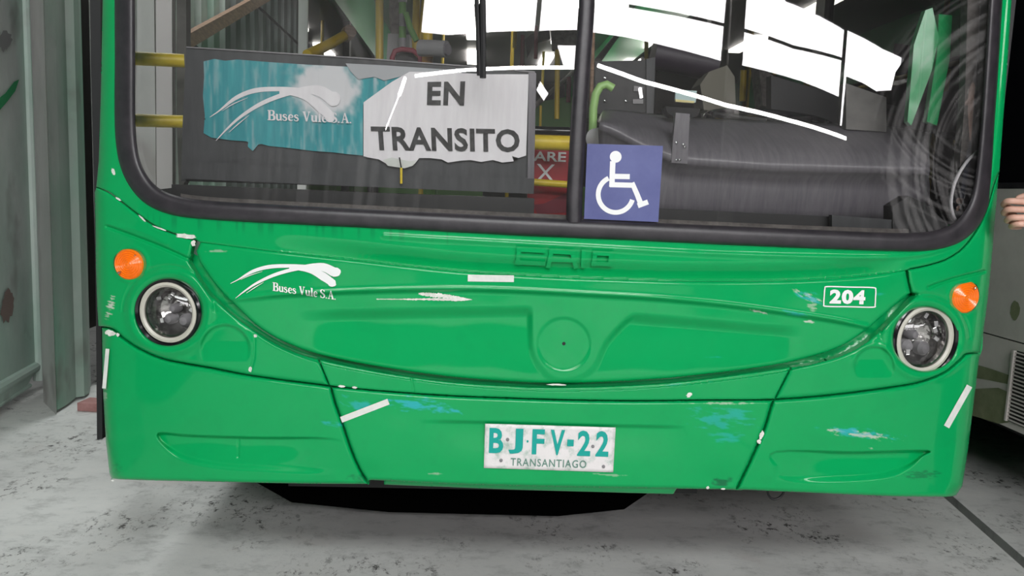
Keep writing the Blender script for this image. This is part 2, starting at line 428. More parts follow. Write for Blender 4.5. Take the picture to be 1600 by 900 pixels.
# ------------------ value noise for wear
def vnoise(x, y, seed=0):
    xi = np.floor(x).astype(int); yi = np.floor(y).astype(int); fx = x-xi; fy = y-yi
    fx = fx*fx*(3-2*fx); fy = fy*fy*(3-2*fy)
    def h(a, b):
        n = (a*374761393+b*668265263+seed*974711) & 0x7fffffff
        n = ((n ^ (n >> 13))*1274126177) & 0x7fffffff
        return ((n ^ (n >> 16)) & 0xffff)/65535.
    return (h(xi, yi)*(1-fx)+h(xi+1, yi)*fx)*(1-fy)+(h(xi, yi+1)*(1-fx)+h(xi+1, yi+1)*fx)*fy
def fbm(x, y, seed=0, o=4):
    s = 0; a = .5
    for k in range(o): s = s+a*vnoise(x*2**k, y*2**k, seed+k); a *= .5
    return s
def blob(px, py, cx, cy, rx, ry, ang=0, seed=1, sx=9, sy=3, thr=.45, soft=.12):
    a = math.radians(ang); dx = (px-cx)*math.cos(a)+(py-cy)*math.sin(a); dy = -(px-cx)*math.sin(a)+(py-cy)*math.cos(a)
    e = 1-np.sqrt((dx/rx)**2+(dy/ry)**2)
    n = fbm(dx/sx, dy/sy, seed)
    return sm(n+e*.5-.25, thr, thr+soft)*(e > 0)*sm(e, 0, .3)
def wear(px, py):
    wh = np.zeros(px.shape); cy = np.zeros(px.shape); dk = np.zeros(px.shape)
    cyan = [(650, 632, 75, 16, 4, 3, .85), (700, 641, 40, 9, 6, 4, .9), (560, 632, 40, 18, 20, 5, .6), (1130, 655, 75, 28, 5, 6, .45), (520, 662, 25, 6, 10, 8, .6),
            (1345, 676, 85, 11, 6, 9, .8), (1270, 466, 34, 12, 18, 10, .7), (1240, 490, 60, 5, 8, 11, .5), (1135, 683, 40, 12, 0, 12, .4), (1375, 460, 14, 5, 0, 13, .5), (1070, 600, 60, 3, -5, 14, .3), (1110, 558, 26, 3, 0, 15, .3)]
    for cx, c2, rx, ry, an, sd, k in cyan:
        cy = np.maximum(cy, k*blob(px, py, cx, c2, rx, ry, an, sd, 14, 4, .42, .3))
    for cx, c2, rx, ry, an, sd, k in [(1345, 679, 72, 8, 7, 21, .75), (1262, 463, 30, 7, 25, 22, .7), (1185, 487, 22, 3, 12, 23, .8), (1270, 476, 10, 16, 0, 24, .5), (950, 742, 60, 2, 4, 25, .35), (172, 480, 8, 26, 15, 26, .8), (164, 620, 6, 20, 0, 27, .4), (340, 392, 25, 3, 0, 28, .4), (680, 740, 20, 2, 0, 28, .4), (1130, 630, 60, 2.5, 0, 29, .5), (1265, 503, 12, 4, 5, 30, .8), (1362, 700, 8, 3, 0, 31, .5)]:
        wh = np.maximum(wh, k*blob(px, py, cx, c2, rx, ry, an, sd, 10, 2, .40, .15))
    dk = np.maximum(dk, .8*blob(px, py, 1130, 752, 26, 9, 0, 41, 12, 6, .3, .3))
    dk = np.maximum(dk, .55*blob(px, py, 1440, 742, 36, 9, -4, 42, 7, 1.6, .3, .3))
    dk = np.maximum(dk, .5*blob(px, py, 557, 748, 22, 9, 0, 43, 10, 6, .3, .3))
    dk = np.maximum(dk, .35*blob(px, py, 182, 732, 12, 18, 0, 44, 10, 6, .3, .3))
    g = fbm(px/30., py/30., 60); dk = np.maximum(dk, .04*sm(g, .5, .7))
    yT = np.interp(px, SEAL[::-1, 0] if False else np.linspace(200, 1500, 5), [335, 350, 372, 388, 396])
    dr = sm(vnoise(px/5., py/200., 77), .6, .9)*gau(np.abs(py-yT-6), 12)*((px > 230) & (px < 700))
    dk = np.maximum(dk, .35*dr)
    return np.stack([wh, cy, dk, np.ones(px.shape)], -1)

def panel(name, poly, parent, material, step=1.25, gap=1., er=5., ed=.006, base=0., thick=.02, use_rel=True, outer=None, colors=True, attr=None, holes=()):
    """heightfield panel trimmed to a blueprint outline; rim rolled back by ed over er px, flange thick metres deep"""
    poly = np.array(poly, float)
    x0, y0 = poly.min(0)-2*step; x1, y1 = poly.max(0)+2*step
    xs = np.arange(x0, x1+step, step); ys = np.arange(y0, y1+step, step)
    gx, gy = np.meshgrid(xs, ys); H, Wd = gx.shape
    ins = inside(gx, gy, poly)
    for (hx_, hy_, hr_) in holes: ins &= np.hypot(gx-hx_, gy-hy_) > hr_
    cell = ins[:-1, :-1] | ins[1:, :-1] | ins[:-1, 1:] | ins[1:, 1:]
    use = np.zeros((H, Wd), bool)
    for a in (slice(0, -1), slice(1, None)):
        for b in (slice(0, -1), slice(1, None)): use[a, b] |= cell
    idx = -np.ones((H, Wd), int); idx[use] = np.arange(use.sum())
    px = gx[use]; py = gy[use]; inn = ins[use]
    d, nx, ny = pl_dist(px, py, poly, True)
    for (hx_, hy_, hr_) in holes:
        q_ = np.hypot(px-hx_, py-hy_); dh = np.abs(q_-hr_); c_ = dh < d; qq = np.maximum(q_, 1e-6)
        nx = np.where(c_, hx_+(px-hx_)/qq*hr_, nx); ny = np.where(c_, hy_+(py-hy_)/qq*hr_, ny); d = np.where(c_, dh, d)
    dd = np.maximum(d, 1e-6); sgn = np.where(inn, 1, -1)
    ux = (px-nx)/dd*sgn; uy = (py-ny)/dd*sgn
    mv = (~inn) | (d < gap)
    px = np.where(mv, nx+ux*gap, px); py = np.where(mv, ny+uy*gap, py)
    e = np.where(mv, gap, d)-gap
    rel = (relief(px, py) if use_rel else np.zeros(px.shape))+base
    if er:
        t = np.clip(1-e/er, 0, 1); rel = rel+ed*(1-np.sqrt(np.maximum(1-t*t, 0)))
    if outer is not None:
        do, _, _ = pl_dist(px, py, outer); t = np.clip(1-do/22., 0, 1); rel = rel+.035*(1-np.sqrt(np.maximum(1-t*t, 0)))
    V = W(px, py, 0, rel)
    jj, ii = np.nonzero(cell)
    Fq = np.stack([idx[jj, ii], idx[jj+1, ii], idx[jj+1, ii+1], idx[jj, ii+1]], 1)
    col = wear(px, py) if colors else None
    nV = len(V)
    # border flange
    E = np.concatenate([Fq[:, [0, 1]], Fq[:, [1, 2]], Fq[:, [2, 3]], Fq[:, [3, 0]]])
    key = np.sort(E, 1); kk = key[:, 0].astype(np.int64)*nV+key[:, 1]
    u, first, cnt = np.unique(kk, return_index=True, return_counts=True)
    B = E[first[cnt == 1]]
    if thick:
        bv = np.unique(B); mp = {int(v): i for i, v in enumerate(bv)}
        back = V[bv]+np.array([0, thick, 0]); top = V[bv]
        V = np.concatenate([V, top, back]); nb = len(bv)
        fl = np.array([[nV+mp[int(b)], nV+mp[int(a)], nV+nb+mp[int(a)], nV+nb+mp[int(b)]] for a, b in B])
        Fq = np.concatenate([Fq, fl])
        if col is not None: col = np.concatenate([col, col[bv], col[bv]])
    me = bpy.data.meshes.new(name)
    me.vertices.add(len(V)); me.vertices.foreach_set('co', V.astype(np.float32).ravel())
    me.loops.add(Fq.size); me.loops.foreach_set('vertex_index', Fq.astype(np.int32).ravel())
    me.polygons.add(len(Fq)); me.polygons.foreach_set('loop_start', np.arange(0, Fq.size, 4, dtype=np.int32))
    me.polygons.foreach_set('loop_total', np.full(len(Fq), 4, np.int32))
    me.polygons.foreach_set('use_smooth', np.ones(len(Fq), bool))
    me.update(calc_edges=True)
    if col is not None:
        at = me.attributes.new('wear', 'FLOAT_COLOR', 'POINT'); at.data.foreach_set('color', col.astype(np.float32).ravel())
    if attr is not None:
        nm, fn = attr; v = fn(px, py)
        if thick: v = np.concatenate([v, v[bv], v[bv]])
        at = me.attributes.new(nm, 'FLOAT', 'POINT'); at.data.foreach_set('value', v.astype(np.float32))
    return link(name, me, material, parent)

# decals: flat meshes given in blueprint coordinates
def decal(name, polys, parent, material, off=.0015, Y=None, thick=0.0, subdiv=0):
    """polys: list of convex/concave outlines in px; placed on the skin (or on plane Y)"""
    bm = bmesh.new(); bm_i = [0]
    for pl in polys:
        kz = bm_i[0]*(0 if thick else .00002/1.); bm_i[0] += 1
        vs = [bm.verts.new((x, y, kz)) for x, y in pl]
        try: bm.faces.new(vs)
        except ValueError: pass
    bmesh.ops.triangulate(bm, faces=bm.faces)
    return _place(name, bm, parent, material, off, Y, thick)
def _place(name, bm, parent, material, off, Y, thick):
    if len(bm.verts) == 0: bm.free(); return None
    if Y is None:
        for _ in range(4):
            le = [e for e in bm.edges if e.calc_length() > 3.2]
            if not le: break
            bmesh.ops.subdivide_edges(bm, edges=le, cuts=1, use_grid_fill=False)
            bmesh.ops.triangulate(bm, faces=[f for f in bm.faces if len(f.verts) > 4])
    if thick:
        g = bmesh.ops.extrude_face_region(bm, geom=list(bm.faces))
        for v in g['geom']:
            if isinstance(v, bmesh.types.BMVert): v.co.z = 1
    c = np.array([v.co[:] for v in bm.verts])
    tk = thick if thick else 1.
    if Y is None: Q = W(c[:, 0], c[:, 1], off+c[:, 2]*tk)
    else: Q = P(c[:, 0], c[:, 1], Y-off-c[:, 2]*tk)
    for v, q in zip(bm.verts, Q): v.co = q
    bmesh.ops.recalc_face_normals(bm, faces=bm.faces)
    if not thick:
        for f in bm.faces:
            if f.normal.y > 0: f.normal_flip()
    me = bpy.data.meshes.new(name); bm.to_mesh(me); bm.free()
    return link(name, me, material, parent)
def stroke(pts, wd):
    """list of quads along a polyline with varying width"""
    p = np.array(pts, float); n = len(p)
    ws = np.array(wd if hasattr(wd, '__len__') else [wd]*n, float)
    if len(ws) != n: ws = np.interp(np.linspace(0, 1, n), np.linspace(0, 1, len(ws)), ws)
    t = np.gradient(p, axis=0); t /= np.maximum(np.linalg.norm(t, axis=1), 1e-6)[:, None]
    nn = np.stack([-t[:, 1], t[:, 0]], 1); A = p+nn*ws[:, None]/2; B = p-nn*ws[:, None]/2
    return [[tuple(A[i]), tuple(A[i+1]), tuple(B[i+1]), tuple(B[i])] for i in range(n-1)]
def text_mesh(body, quad, name, parent, material, bold=.02, off=.002, Y=None, thick=0., spacing=1.0):
    """built-in font; bounding box mapped onto the px quad (TL,TR,BR,BL)"""
    cu = bpy.data.curves.new('t', 'FONT'); cu.body = body; cu.offset = bold; cu.space_character = spacing
    cu.resolution_u = 3
    to = bpy.data.objects.new('t', cu); COL.objects.link(to)
    dg = bpy.context.evaluated_depsgraph_get(); me = bpy.data.meshes.new_from_object(to.evaluated_get(dg))
    bpy.data.objects.remove(to); bpy.data.curves.remove(cu)
    bm = bmesh.new(); bm.from_mesh(me); bpy.data.meshes.remove(me)
    c = np.array([v.co[:] for v in bm.verts]); mn = c.min(0); mx = c.max(0)
    u = (c[:, 0]-mn[0])/(mx[0]-mn[0]); v = (mx[1]-c[:, 1])/(mx[1]-mn[1])
    q = np.array(quad, float)
    p = ((1-u)*(1-v))[:, None]*q[0]+(u*(1-v))[:, None]*q[1]+(u*v)[:, None]*q[2]+((1-u)*v)[:, None]*q[3]
    for k, vv in enumerate(bm.verts): vv.co = (p[k, 0], p[k, 1], 0)
    return _place(name, bm, parent, material, off, Y, thick)

# serif capitals and lower case for the operator's name (unit box: x right, y down from cap top, baseline 1)
SERIF = {
 'B': (.78, [([(.2, 0), (.2, 1)], .2), ([(0, .03), (.45, .03), (.62, .12), (.62, .36), (.45, .47), (.2, .47)], [.07, .08, .18, .18, .08, .07]), ([(.2, .5), (.48, .5), (.68, .6), (.68, .88), (.48, .97), (0, .97)], [.07, .08, .2, .2, .08, .07])]),
 'u': (.66, [([(0, .38), (.14, .38)], .07), ([(.14, .36), (.14, .8), (.24, .95), (.4, .93), (.5, .84)], [.17, .17, .16, .1, .08]), ([(.38, .38), (.52, .38)], .07), ([(.52, .36), (.52, 1)], .17), ([(.52, .97), (.64, .97)], .06)]),
 's': (.5, [([(.4, .52), (.36, .42), (.22, .37), (.08, .45), (.1, .58), (.3, .68), (.4, .8), (.34, .94), (.18, .98), (.04, .93), (.02, .8)], [.06, .07, .07, .13, .16, .17, .15, .12, .08, .07, .06])]),
 'e': (.56, [([(.06, .64), (.46, .64), (.44, .48), (.3, .38), (.14, .46), (.08, .68), (.14, .9), (.32, .98), (.48, .88)], [.06, .08, .12, .08, .14, .18, .16, .09, .05])]),
 'V': (.8, [([(0, .03), (.3, .03)], .06), ([(.14, .02), (.42, .98)], [.2, .16]), ([(.66, .02), (.42, .98)], [.07, .1]), ([(.52, .03), (.8, .03)], .06)]),
 'l': (.34, [([(0, .03), (.16, .03)], .06), ([(.17, 0), (.17, 1)], .18), ([(0, .97), (.34, .97)], .06)]),
 'S': (.64, [([(.52, .28), (.5, .02)], .05), ([(.5, .18), (.4, .05), (.24, .02), (.08, .14), (.1, .34), (.3, .48), (.5, .62), (.54, .82), (.4, .96), (.22, .98), (.08, .84)], [.06, .07, .07, .15, .19, .2, .2, .17, .09, .07, .06]), ([(.04, .7), (.05, 1)], .05)]),
 '.': (.26, [([(.1, .88), (.1, 1)], .14)]),
 'A': (.82, [([(.4, 0), (.14, .97)], [.08, .07]), ([(.4, 0), (.68, .97)], [.1, .2]), ([(.22, .64), (.56, .64)], .07), ([(0, .97), (.27, .97)], .06), ([(.5, .97), (.84, .97)], .06)]),
 ' ': (.26, []),
}
def serif_polys(txt, x, y, h, w, ang):
    """text from (x,y)=cap-top-left, cap height h, total width w, descending by ang degrees"""
    tot = sum(SERIF[c][0]+.06 for c in txt); k = w/tot; out = []; cx = 0
    ca, sa = math.cos(math.radians(ang)), math.sin(math.radians(ang))
    for c in txt:
        wd, sts = SERIF[c]
        for pts, ww in sts:
            pp = cr([((cx+a)*k, b*h) for a, b in pts], 3) if len(pts) > 2 else np.array([((cx+a)*k, b*h) for a, b in pts])
            w2 = (np.array(ww)*k*1.12) if hasattr(ww, '__len__') else max(ww, .075)*k*1.12
            for q in stroke(pp, w2): out.append([(x+a*ca-b*sa*.0, y+a*sa+b) for a, b in q])
        cx += wd+.06
    return out

def ellipse(cx, cy, rx, ry, n=28, a0=0, a1=2*math.pi):
    return [(cx+rx*math.cos(a0+(a1-a0)*k/n), cy+ry*math.sin(a0+(a1-a0)*k/n)) for k in range(n)]
def ragged(cx, cy, rx, ry, ang=0, seed=0, n=22, amt=.35):
    r = random.Random(seed); a = math.radians(ang); out = []
    for k in range(n):
        t = 2*math.pi*k/n; m = 1-amt*r.random(); x = rx*math.cos(t)*m; y = ry*math.sin(t)*m
        out.append((cx+x*math.cos(a)-y*math.sin(a), cy+x*math.sin(a)+y*math.cos(a)))
    return out

# ================================================================ SETTING
def S_(o): return tag(o, kind='structure')
XL, XR, YB, YF, ZT = -3.2, 16.5, -8.0, 12.0, 4.9
# floor with a joint
pj1 = PF(1500, 778); pj2 = PF(1600, 860)
jd = (pj2-pj1)/np.linalg.norm(pj2-pj1)
nrm = np.array([-jd[1], jd[0], 0.])
if nrm[0] > 0: nrm = -nrm            # points left
A0 = pj1-jd*12; A1 = pj1+jd*11
mb = MB()
def slab(mb, pts):
    mb.prism([(p[0], p[1]) for p in pts], -.12, 0, 'z')
g = .045
fl = MB(); slab(fl, [(XL, YB-.5), (A1[0]-g/2+nrm[0]*0, YB-.5), (A0[0]-g/2, YF), (XL, YF)])
slabL = None
floor = S_(fl.build('floor', M['concrete']))
fr_ = MB(); slab(fr_, [(A1[0]+g/2, YB-.5), (XR, YB-.5), (XR, YF), (A0[0]+g/2, YF)]); fr_.build('slab', M['concrete'], floor)
jb = MB(); jb.box(((XL+XR)/2, (YB+YF)/2, -.09), (XR-XL, YF-YB+1, .05)); jb.build('joint_bed', M['black'], floor)

# ceiling with two roof lights
def frame_rects(x0, x1, y0, y1, holes):
    """cells of a rectangle minus axis-aligned holes"""
    xs = sorted({x0, x1, *[h[0] for h in holes], *[h[1] for h in holes]}); ys = sorted({y0, y1, *[h[2] for h in holes], *[h[3] for h in holes]})
    out = []
    for a, b in zip(xs, xs[1:]):
        for c, d in zip(ys, ys[1:]):
            if not any(h[0] <= a and b <= h[1] and h[2] <= c and d <= h[3] for h in holes): out.append((a, b, c, d))
    return out
cb = MB()
for a, b, c, d in frame_rects(XL, XR, YB, YF, [(-3.1, 1.9, -6.7, -4.5), (-2.65, -1.35, 2.0, 6.0)]): cb.box(((a+b)/2, (c+d)/2, ZT+.05), (b-a, d-c, .1))
ceil = S_(cb.build('ceiling', M['wallback']))
for y in np.arange(-7, 12, 2.4):
    MB().box(((XL+XR)/2, y, ZT-.12), (XR-XL, .08, .22)).build('roof_beam', M['steel'], ceil)

# wall behind the photographer with its clerestory opening
OPEN = [(-1.14, 3.43), (-.7, 3.41), (0.0, 3.48), (1.0, 3.55), (1.66, 3.49), (2.19, 3.41), (3.10, 3.27), (3.16, 4.8), (-3.1, 4.8), (-3.1, 4.45), (-1.05, 4.4)]  # upper left part is unseen, widened to let in more daylight
OPEN2 = [(3.46, 3.24), (4.8, 3.13), (6.16, 3.00), (6.18, 3.92), (5.2, 4.03), (4.37, 4.12), (3.52, 4.6)]
OPEN3 = [(6.36, 2.62), (6.40, 3.30), (7.13, 3.27), (7.8, 3.22), (8.71, 3.32), (8.9, 3.62), (9.45, 3.88), (8.0, 3.86), (6.28, 3.93), (6.26, 2.62)]
OPEN4 = [(.77, 3.36), (1.03, 3.37), (1.02, 3.11), (.86, 3.10)]
OPEN5 = [(.58, 2.91), (.69, 2.76), (.63, 2.66), (.53, 2.79)]
OPEN6 = [(-4.3, 3.3), (-4.1, 3.3), (-4.1, 3.2), (-4.3, 3.2)]
def pierced(name, x0, x1, z0, z1, y, holes, m, parent=None):
    bm = bmesh.new(); es = []
    for pl in [[(x0, z0), (x1, z0), (x1, z1), (x0, z1)]]+holes:
        vs = [bm.verts.new((a, y, b)) for a, b in pl]
        for i in range(len(vs)): es.append(bm.edges.new((vs[i], vs[(i+1) % len(vs)])))
    bmesh.ops.triangle_fill(bm, edges=es, use_beauty=True, use_dissolve=False)
    g_ = bmesh.ops.extrude_face_region(bm, geom=list(bm.faces))
    for v in g_['geom']:
        if isinstance(v, bmesh.types.BMVert): v.co.y -= .05
    bmesh.ops.recalc_face_normals(bm, faces=bm.faces)
    me = bpy.data.meshes.new(name); bm.to_mesh(me); bm.free(); return link(name, me, m, parent)
wb = S_(pierced('wall_back', XL, XR, 0, ZT+.1, YB, [OPEN, OPEN2, OPEN3, OPEN4, OPEN5], M['wallback']))
MB().tube([(1.66, YB+.02, 3.87), (2.36, YB+.02, 3.80), (3.15, YB+.02, 3.71)], .02).build('rail', M['steel'], wb)
MB().tube([(3.42, YB+.02, 3.68), (4.61, YB+.02, 3.54), (6.24, YB+.02, 3.51)], .022).build('rail', M['steel'], wb)
MB().box((3.31, YB+.06, 2.4), (.26, .14, 4.8)).build('column', M['steel'], wb)
MB().tube([(.50, YB+.02, 3.4), (.55, YB+.02, 4.3)], .03).build('hanger', M['steel'], wb)
for xx in (10.8, 12.5):
    MB().box((xx, YB+.05, 2.4), (.12, .1, 4.8)).build('column', M['sheet2'], wb)
S_(MB().box((XR+.05, 2, ZT/2), (.1, 20.2, ZT)).build('wall_right', M['wallback']))
S_(MB().box(((XL+XR)/2, YF+.05, ZT/2), (XR-XL, .1, ZT)).build('wall_front', M['wallback']))

# strings of white tube lights on the wall behind the photographer (seen in the windscreen)
tm = mat('lit_tube', (1, 1, 1), .5, emis=(1, .98, .97), estr=30)
def tubes(pts, r, label, loc):
    e = empty('tube_light', loc, label, 'light')
    MB().tube(pts, r, 8).build('lit_tube', tm, e)
    MB().tube([(p[0], p[1]-.03, p[2]+.02) for p in pts], r*.6, 6).build('batten', M['grey'], e)
tubes([(-1.2, YB+.2, 2.86), (-.5, YB+.2, 2.95), (.2, YB+.2, 3.01), (.98, YB+.2, 3.05)], .022, 'white tube light mirrored as a line above the word EN', (-.1, YB+.2, 2.9))
tubes([(1.26, YB+.2, 3.09), (1.86, YB+.2, 2.92), (3.15, YB+.2, 2.69), (4.5, YB+.2, 2.57), (6.4, YB+.2, 2.43)], .026, 'long white tube light mirrored as a slanting line over the driver side', (3.5, YB+.2, 2.7))
tubes([(-1.36, YB+.2, 2.84), (-1.46, YB+.2, 2.62)], .03, 'short white tube light mirrored left of the word EN', (-1.4, YB+.2, 2.8))
tubes([(-1.46, YB+.2, 2.62), (-1.69, YB+.2, 2.2)], .010, 'thin white tube light mirrored over the letter R', (-1.6, YB+.2, 2.4))
tubes([(1.82, YB+.2, 2.84), (1.85, YB+.2, 2.72)], .022, 'small upright tube light mirrored under the slanting line', (1.84, YB+.2, 2.8))

# left wall: gate leaf, post and corrugated sheets
wl = S_(MB().box((XL-.05, 2, ZT/2), (.1, 20.2, ZT)).build('wall_left', M['wallback']))
def vsheet(name, prof, z0, z1, m, parent, th=.012, smooth=False, zn=1):
    """vertical sheet following a floor profile"""
    mb = MB()
    n = len(prof); rows = [z0+(z1-z0)*k/zn for k in range(zn+1)]
    gridv = [[mb.bm.verts.new((p[0], p[1], (z0 if not callable(z0) else 0)+0 if False else z)) for p in prof] for z in rows]
    for a, b in zip(gridv, gridv[1:]):
        for i in range(n-1): mb.bm.faces.new((a[i], a[i+1], b[i+1], b[i]))
    o = mb.build(name, m, parent)
    so = o.modifiers.new('thick', 'SOLIDIFY'); so.thickness = th; so.offset = 0
    return o
g0 = PF(-40, 672); g1 = PF(60, 606)
gd = (g1-g0)[:2]; gd /= np.linalg.norm(gd)
def gp(t, off=0): return (g1[0]+gd[0]*t+gd[1]*off, g1[1]+gd[1]*t-gd[0]*off)   # off>0: towards the bus
gate = wl
pr = [gp(t, .006*math.sin(t*1.9)) for t in np.linspace(-3.0, -.02, 40)]
vsheet('gate_sheet', pr, .10, 4.6, M['sheet'], wl, .01)
MB().tube([(*gp(-3), .13), (*gp(0), .13)], .030, 10).build('gate_rail', M['sheet'], wl)
MB().tube([(*gp(-3), .045), (*gp(-.12), .045)], .012, 8).build('gate_rail', M['sheet'], wl)
kick = MB().strip([V3((*gp(-3, .02), .14)), V3((*gp(-.04, .02), .14))], [V3((*gp(-3, .0), .0)), V3((*gp(-.2, .0), .03))]); kick.build('gate_kick_strip', M['sheet'], wl)
MB().tube([(*gp(-.02, .01), .05), (*gp(-.02, .01), 4.6)], .028, 12).build('gate_frame', M['sheet'], wl)
MB().tube([(*gp(.06, .02), .05), (*gp(.06, .02), 4.6)], .012, 8).build('gate_frame', M['sheet'], wl)
for z in (.55, .78):
    MB().lathe([(0, .012), (.012, .008), (.016, 0)], (*gp(.02, .045), z), (gd[1], -gd[0], 0), 12).build('bolt', M['steel'], wl)
# post
q = [PF(68, 628), PF(88, 648), PF(90, 640), PF(72, 612)]
pc = [(float(a[0]), float(a[1])) for a in q]
MB().prism(pc, 0, 4.8, 'z').build('post', M['sheet3'], wl)
# near corrugated sheet between post and bus
pf = [PF(*a) for a in ((89, 645), (103, 637), (118, 625), (131, 623), (138, 618), (141, 606))]
vsheet('corrugated_sheet', [(a[0], a[1]) for a in pf], .015, 4.8, M['sheet2'], wl, .008)
# corrugated wall running on along the bus, seen through its door
y = float(pf[-1][1])+.1; x0 = -2.36
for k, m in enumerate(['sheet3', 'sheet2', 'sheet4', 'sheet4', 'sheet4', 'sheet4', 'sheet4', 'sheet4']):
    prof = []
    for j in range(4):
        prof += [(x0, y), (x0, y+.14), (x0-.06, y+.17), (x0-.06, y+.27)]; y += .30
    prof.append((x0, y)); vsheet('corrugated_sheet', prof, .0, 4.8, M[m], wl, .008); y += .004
a = PX(288, 66, x0+.05); b = PX(425, -12, x0+.05)
b2 = a+(b-a)*1.8
mb = MB(); dv = Vector(b2-a); rot = dv.to_track_quat('Y', 'Z').to_matrix()
mb.box((a+b2)/2, (.05, dv.length, .10), rot).build('timber_brace', M['wood'], wl)
MB().tube([PX(292, 60, x0+.05), PX(330, 95, x0+.05)], .012, 6).build('wire', M['black'], wl)
MB().tube([PX(405, 12, x0+.05), PX(500, 100, x0+.05)], .014, 6).build('wire', M['black'], wl)

# overspray and rust on the gate leaf
def ongate(px, py, dx=.008):
    d = raydir(float(px), float(py)); n = np.array([gd[1], -gd[0], 0.])
    if n[0] < 0: n = -n
    o = np.array([g1[0], g1[1], 0])+n*dx
    return V3(CAM+d*(((o-CAM)@n)/(d@n)))
for nm, pts, m_ in (('paint_splash', [(-30, 176), (-10, 160), (8, 146), (22, 128), (30, 124), (24, 142), (12, 158), (0, 172), (-30, 196)], mat('green_overspray', (.04, .34, .13), .7)),
                    ('rust_stain', ragged(12, 478, 11, 30, 8, 9, 24, .3), mat('rust', (.26, .19, .17), .9)), ('dark_stain', ragged(8, 64, 12, 18, 10, 5, 24, .3), mat('grey_stain', (.27, .27, .27), .9))):
    mb = MB(); mb.bm.faces.new([mb.bm.verts.new(ongate(*p)) for p in pts]); mb.build(nm, m_, wl)
# pink brick on the floor by the wall
e = empty('brick', PF(139, 637), 'dusty pink brick lying on the floor at the foot of the corrugated wall', 'brick')
a = PF(125, 642); b = PF(158, 644); c = (a+b)/2
rz = math.atan2(b[1]-a[1], b[0]-a[0])
MB().box((c[0], c[1]+.05, .022), (np.linalg.norm(b-a)*1.1, .11, .044), Matrix.Rotation(rz, 3, 'Z'), .004).build('brick_body', M['pinkwood'], e)
e.location = (float(c[0]), float(c[1])+.05, 0); e.children[0].matrix_parent_inverse = Matrix.Translation(-Vector(e.location))

# ================================================================ THE BUS
bus = empty('bus', (0, 1.0, 0), 'green city bus seen head on, dented bumper and wide windscreen', 'bus')
# ---- skin panels
cowl_poly = np.concatenate([OUT_L0, SEAM_L[1:], T_LINE+[0, 2.2], SEAM_R[1:-1], np.array(OUT_R0)[::-1], SEAL[::-1]])
panel('windscreen_surround', cowl_poly, bus, G, step=1.35, gap=.4, er=3., ed=.004, outer=np.array(OUT_L0+[(150, 292)])) 
hatch_poly = np.concatenate([T_LINE, [(1419, 440), (1423, 458)], SMILE[::-1][1:], [(306, 392)]])
panel('front_hatch', hatch_poly, bus, G, step=1.25, gap=.9, er=6, ed=.009)
def sub(pl, a, b):
    """piece of polyline between x=a and x=b"""
    return pl[(pl[:, 0] >= min(a, b)) & (pl[:, 0] <= max(a, b))]
LV, RV = [(498, 561), (515, 603)], [(1236, 573), (1210, 624)]
hl = np.concatenate([SEAM_L, [(302, 384)], sub(LOWER[:len(LOWER)//2], 0, 497.5), LV, sub(GROOVE, 154, 514)[::-1], np.array(OUT_L1)[::-1]])
panel('headlight_panel', hl, bus, G, step=1.25, gap=1.0, er=6, ed=.009, outer=np.array(OUT_L1), holes=[(264, 488, 46)])
lowR = LOWER[(LOWER[:, 0] > 1236.5)]
hr = np.concatenate([[RV[1], RV[0]], lowR[lowR[:, 0] < 1432], [(1424, 458), (1419, 440)], SEAM_R, np.array(OUT_R1)[1:], sub(GROOVE, 1211, 1532)[::-1]])
panel('headlight_panel', hr, bus, G, step=1.25, gap=1.0, er=6, ed=.009, outer=np.array(OUT_R1), holes=[(1444, 530, 44)])
mid = np.concatenate([[LV[1], LV[0]], sub(LOWER, 499, 1235), RV, sub(GROOVE, 516, 1209)[::-1]])
panel('grille_strip', mid, bus, G, step=1.25, gap=.8, er=3, ed=.004)
JL = cr([(517, 604), (524, 630), (533, 655), (548, 700), (562, 733), (577, 757)]); JR = cr([(1208, 625), (1203, 640), (1193, 672), (1172, 720), (1150, 766)])
bl = np.concatenate([sub(GROOVE, 158, 516), JL, cr([(577, 757.5), (480, 757), (300, 753.5), (200, 751), (174, 749)]), np.array(OUT_L2)[::-1]])
panel('bumper_corner', bl, bus, G, step=1.25, gap=1.4, er=6, ed=.010, outer=np.array(OUT_L2))
bc = np.concatenate([sub(GROOVE, 518, 1207), JR, cr([(1150, 766), (1050, 764.5), (900, 762), (800, 760), (700, 757), (620, 753), (579, 751)]), JL[::-1][1:]])
panel('bumper_middle', bc, bus, G, step=1.25, gap=1.2, er=6, ed=.010)
br = np.concatenate([sub(GROOVE, 1209, 1531), np.array(OUT_R2), cr([(1495, 775), (1475, 777.5), (1400, 777), (1280, 772), (1150, 766)]), JR[::-1][1:]])
panel('bumper_corner', br, bus, G, step=1.25, gap=1.4, er=6, ed=.010, outer=np.array(OUT_R2))
lip = np.array([(600, 757), (800, 765), (1052, 772), (1058, 762), (1160, 766), (1160, 755), (700, 745), (600, 745)])
panel('bumper_lip', lip, bus, G2, step=3, gap=0, er=5, ed=.01, base=.035, use_rel=False, colors=False)
under = np.concatenate([[(165, 330)], [(310, 400)], T_LINE[5:-5]+[0, 6], [(1425, 440), (1545, 330), (1535, 545), (1515, 600), (1495, 755), (1150, 750), (700, 745), (580, 742), (185, 738), (165, 520)]])
panel('seam_channel', under, bus, G2, step=4, gap=0, er=0, base=.036, thick=0, colors=False, holes=[(264, 488, 50), (1444, 530, 48)])

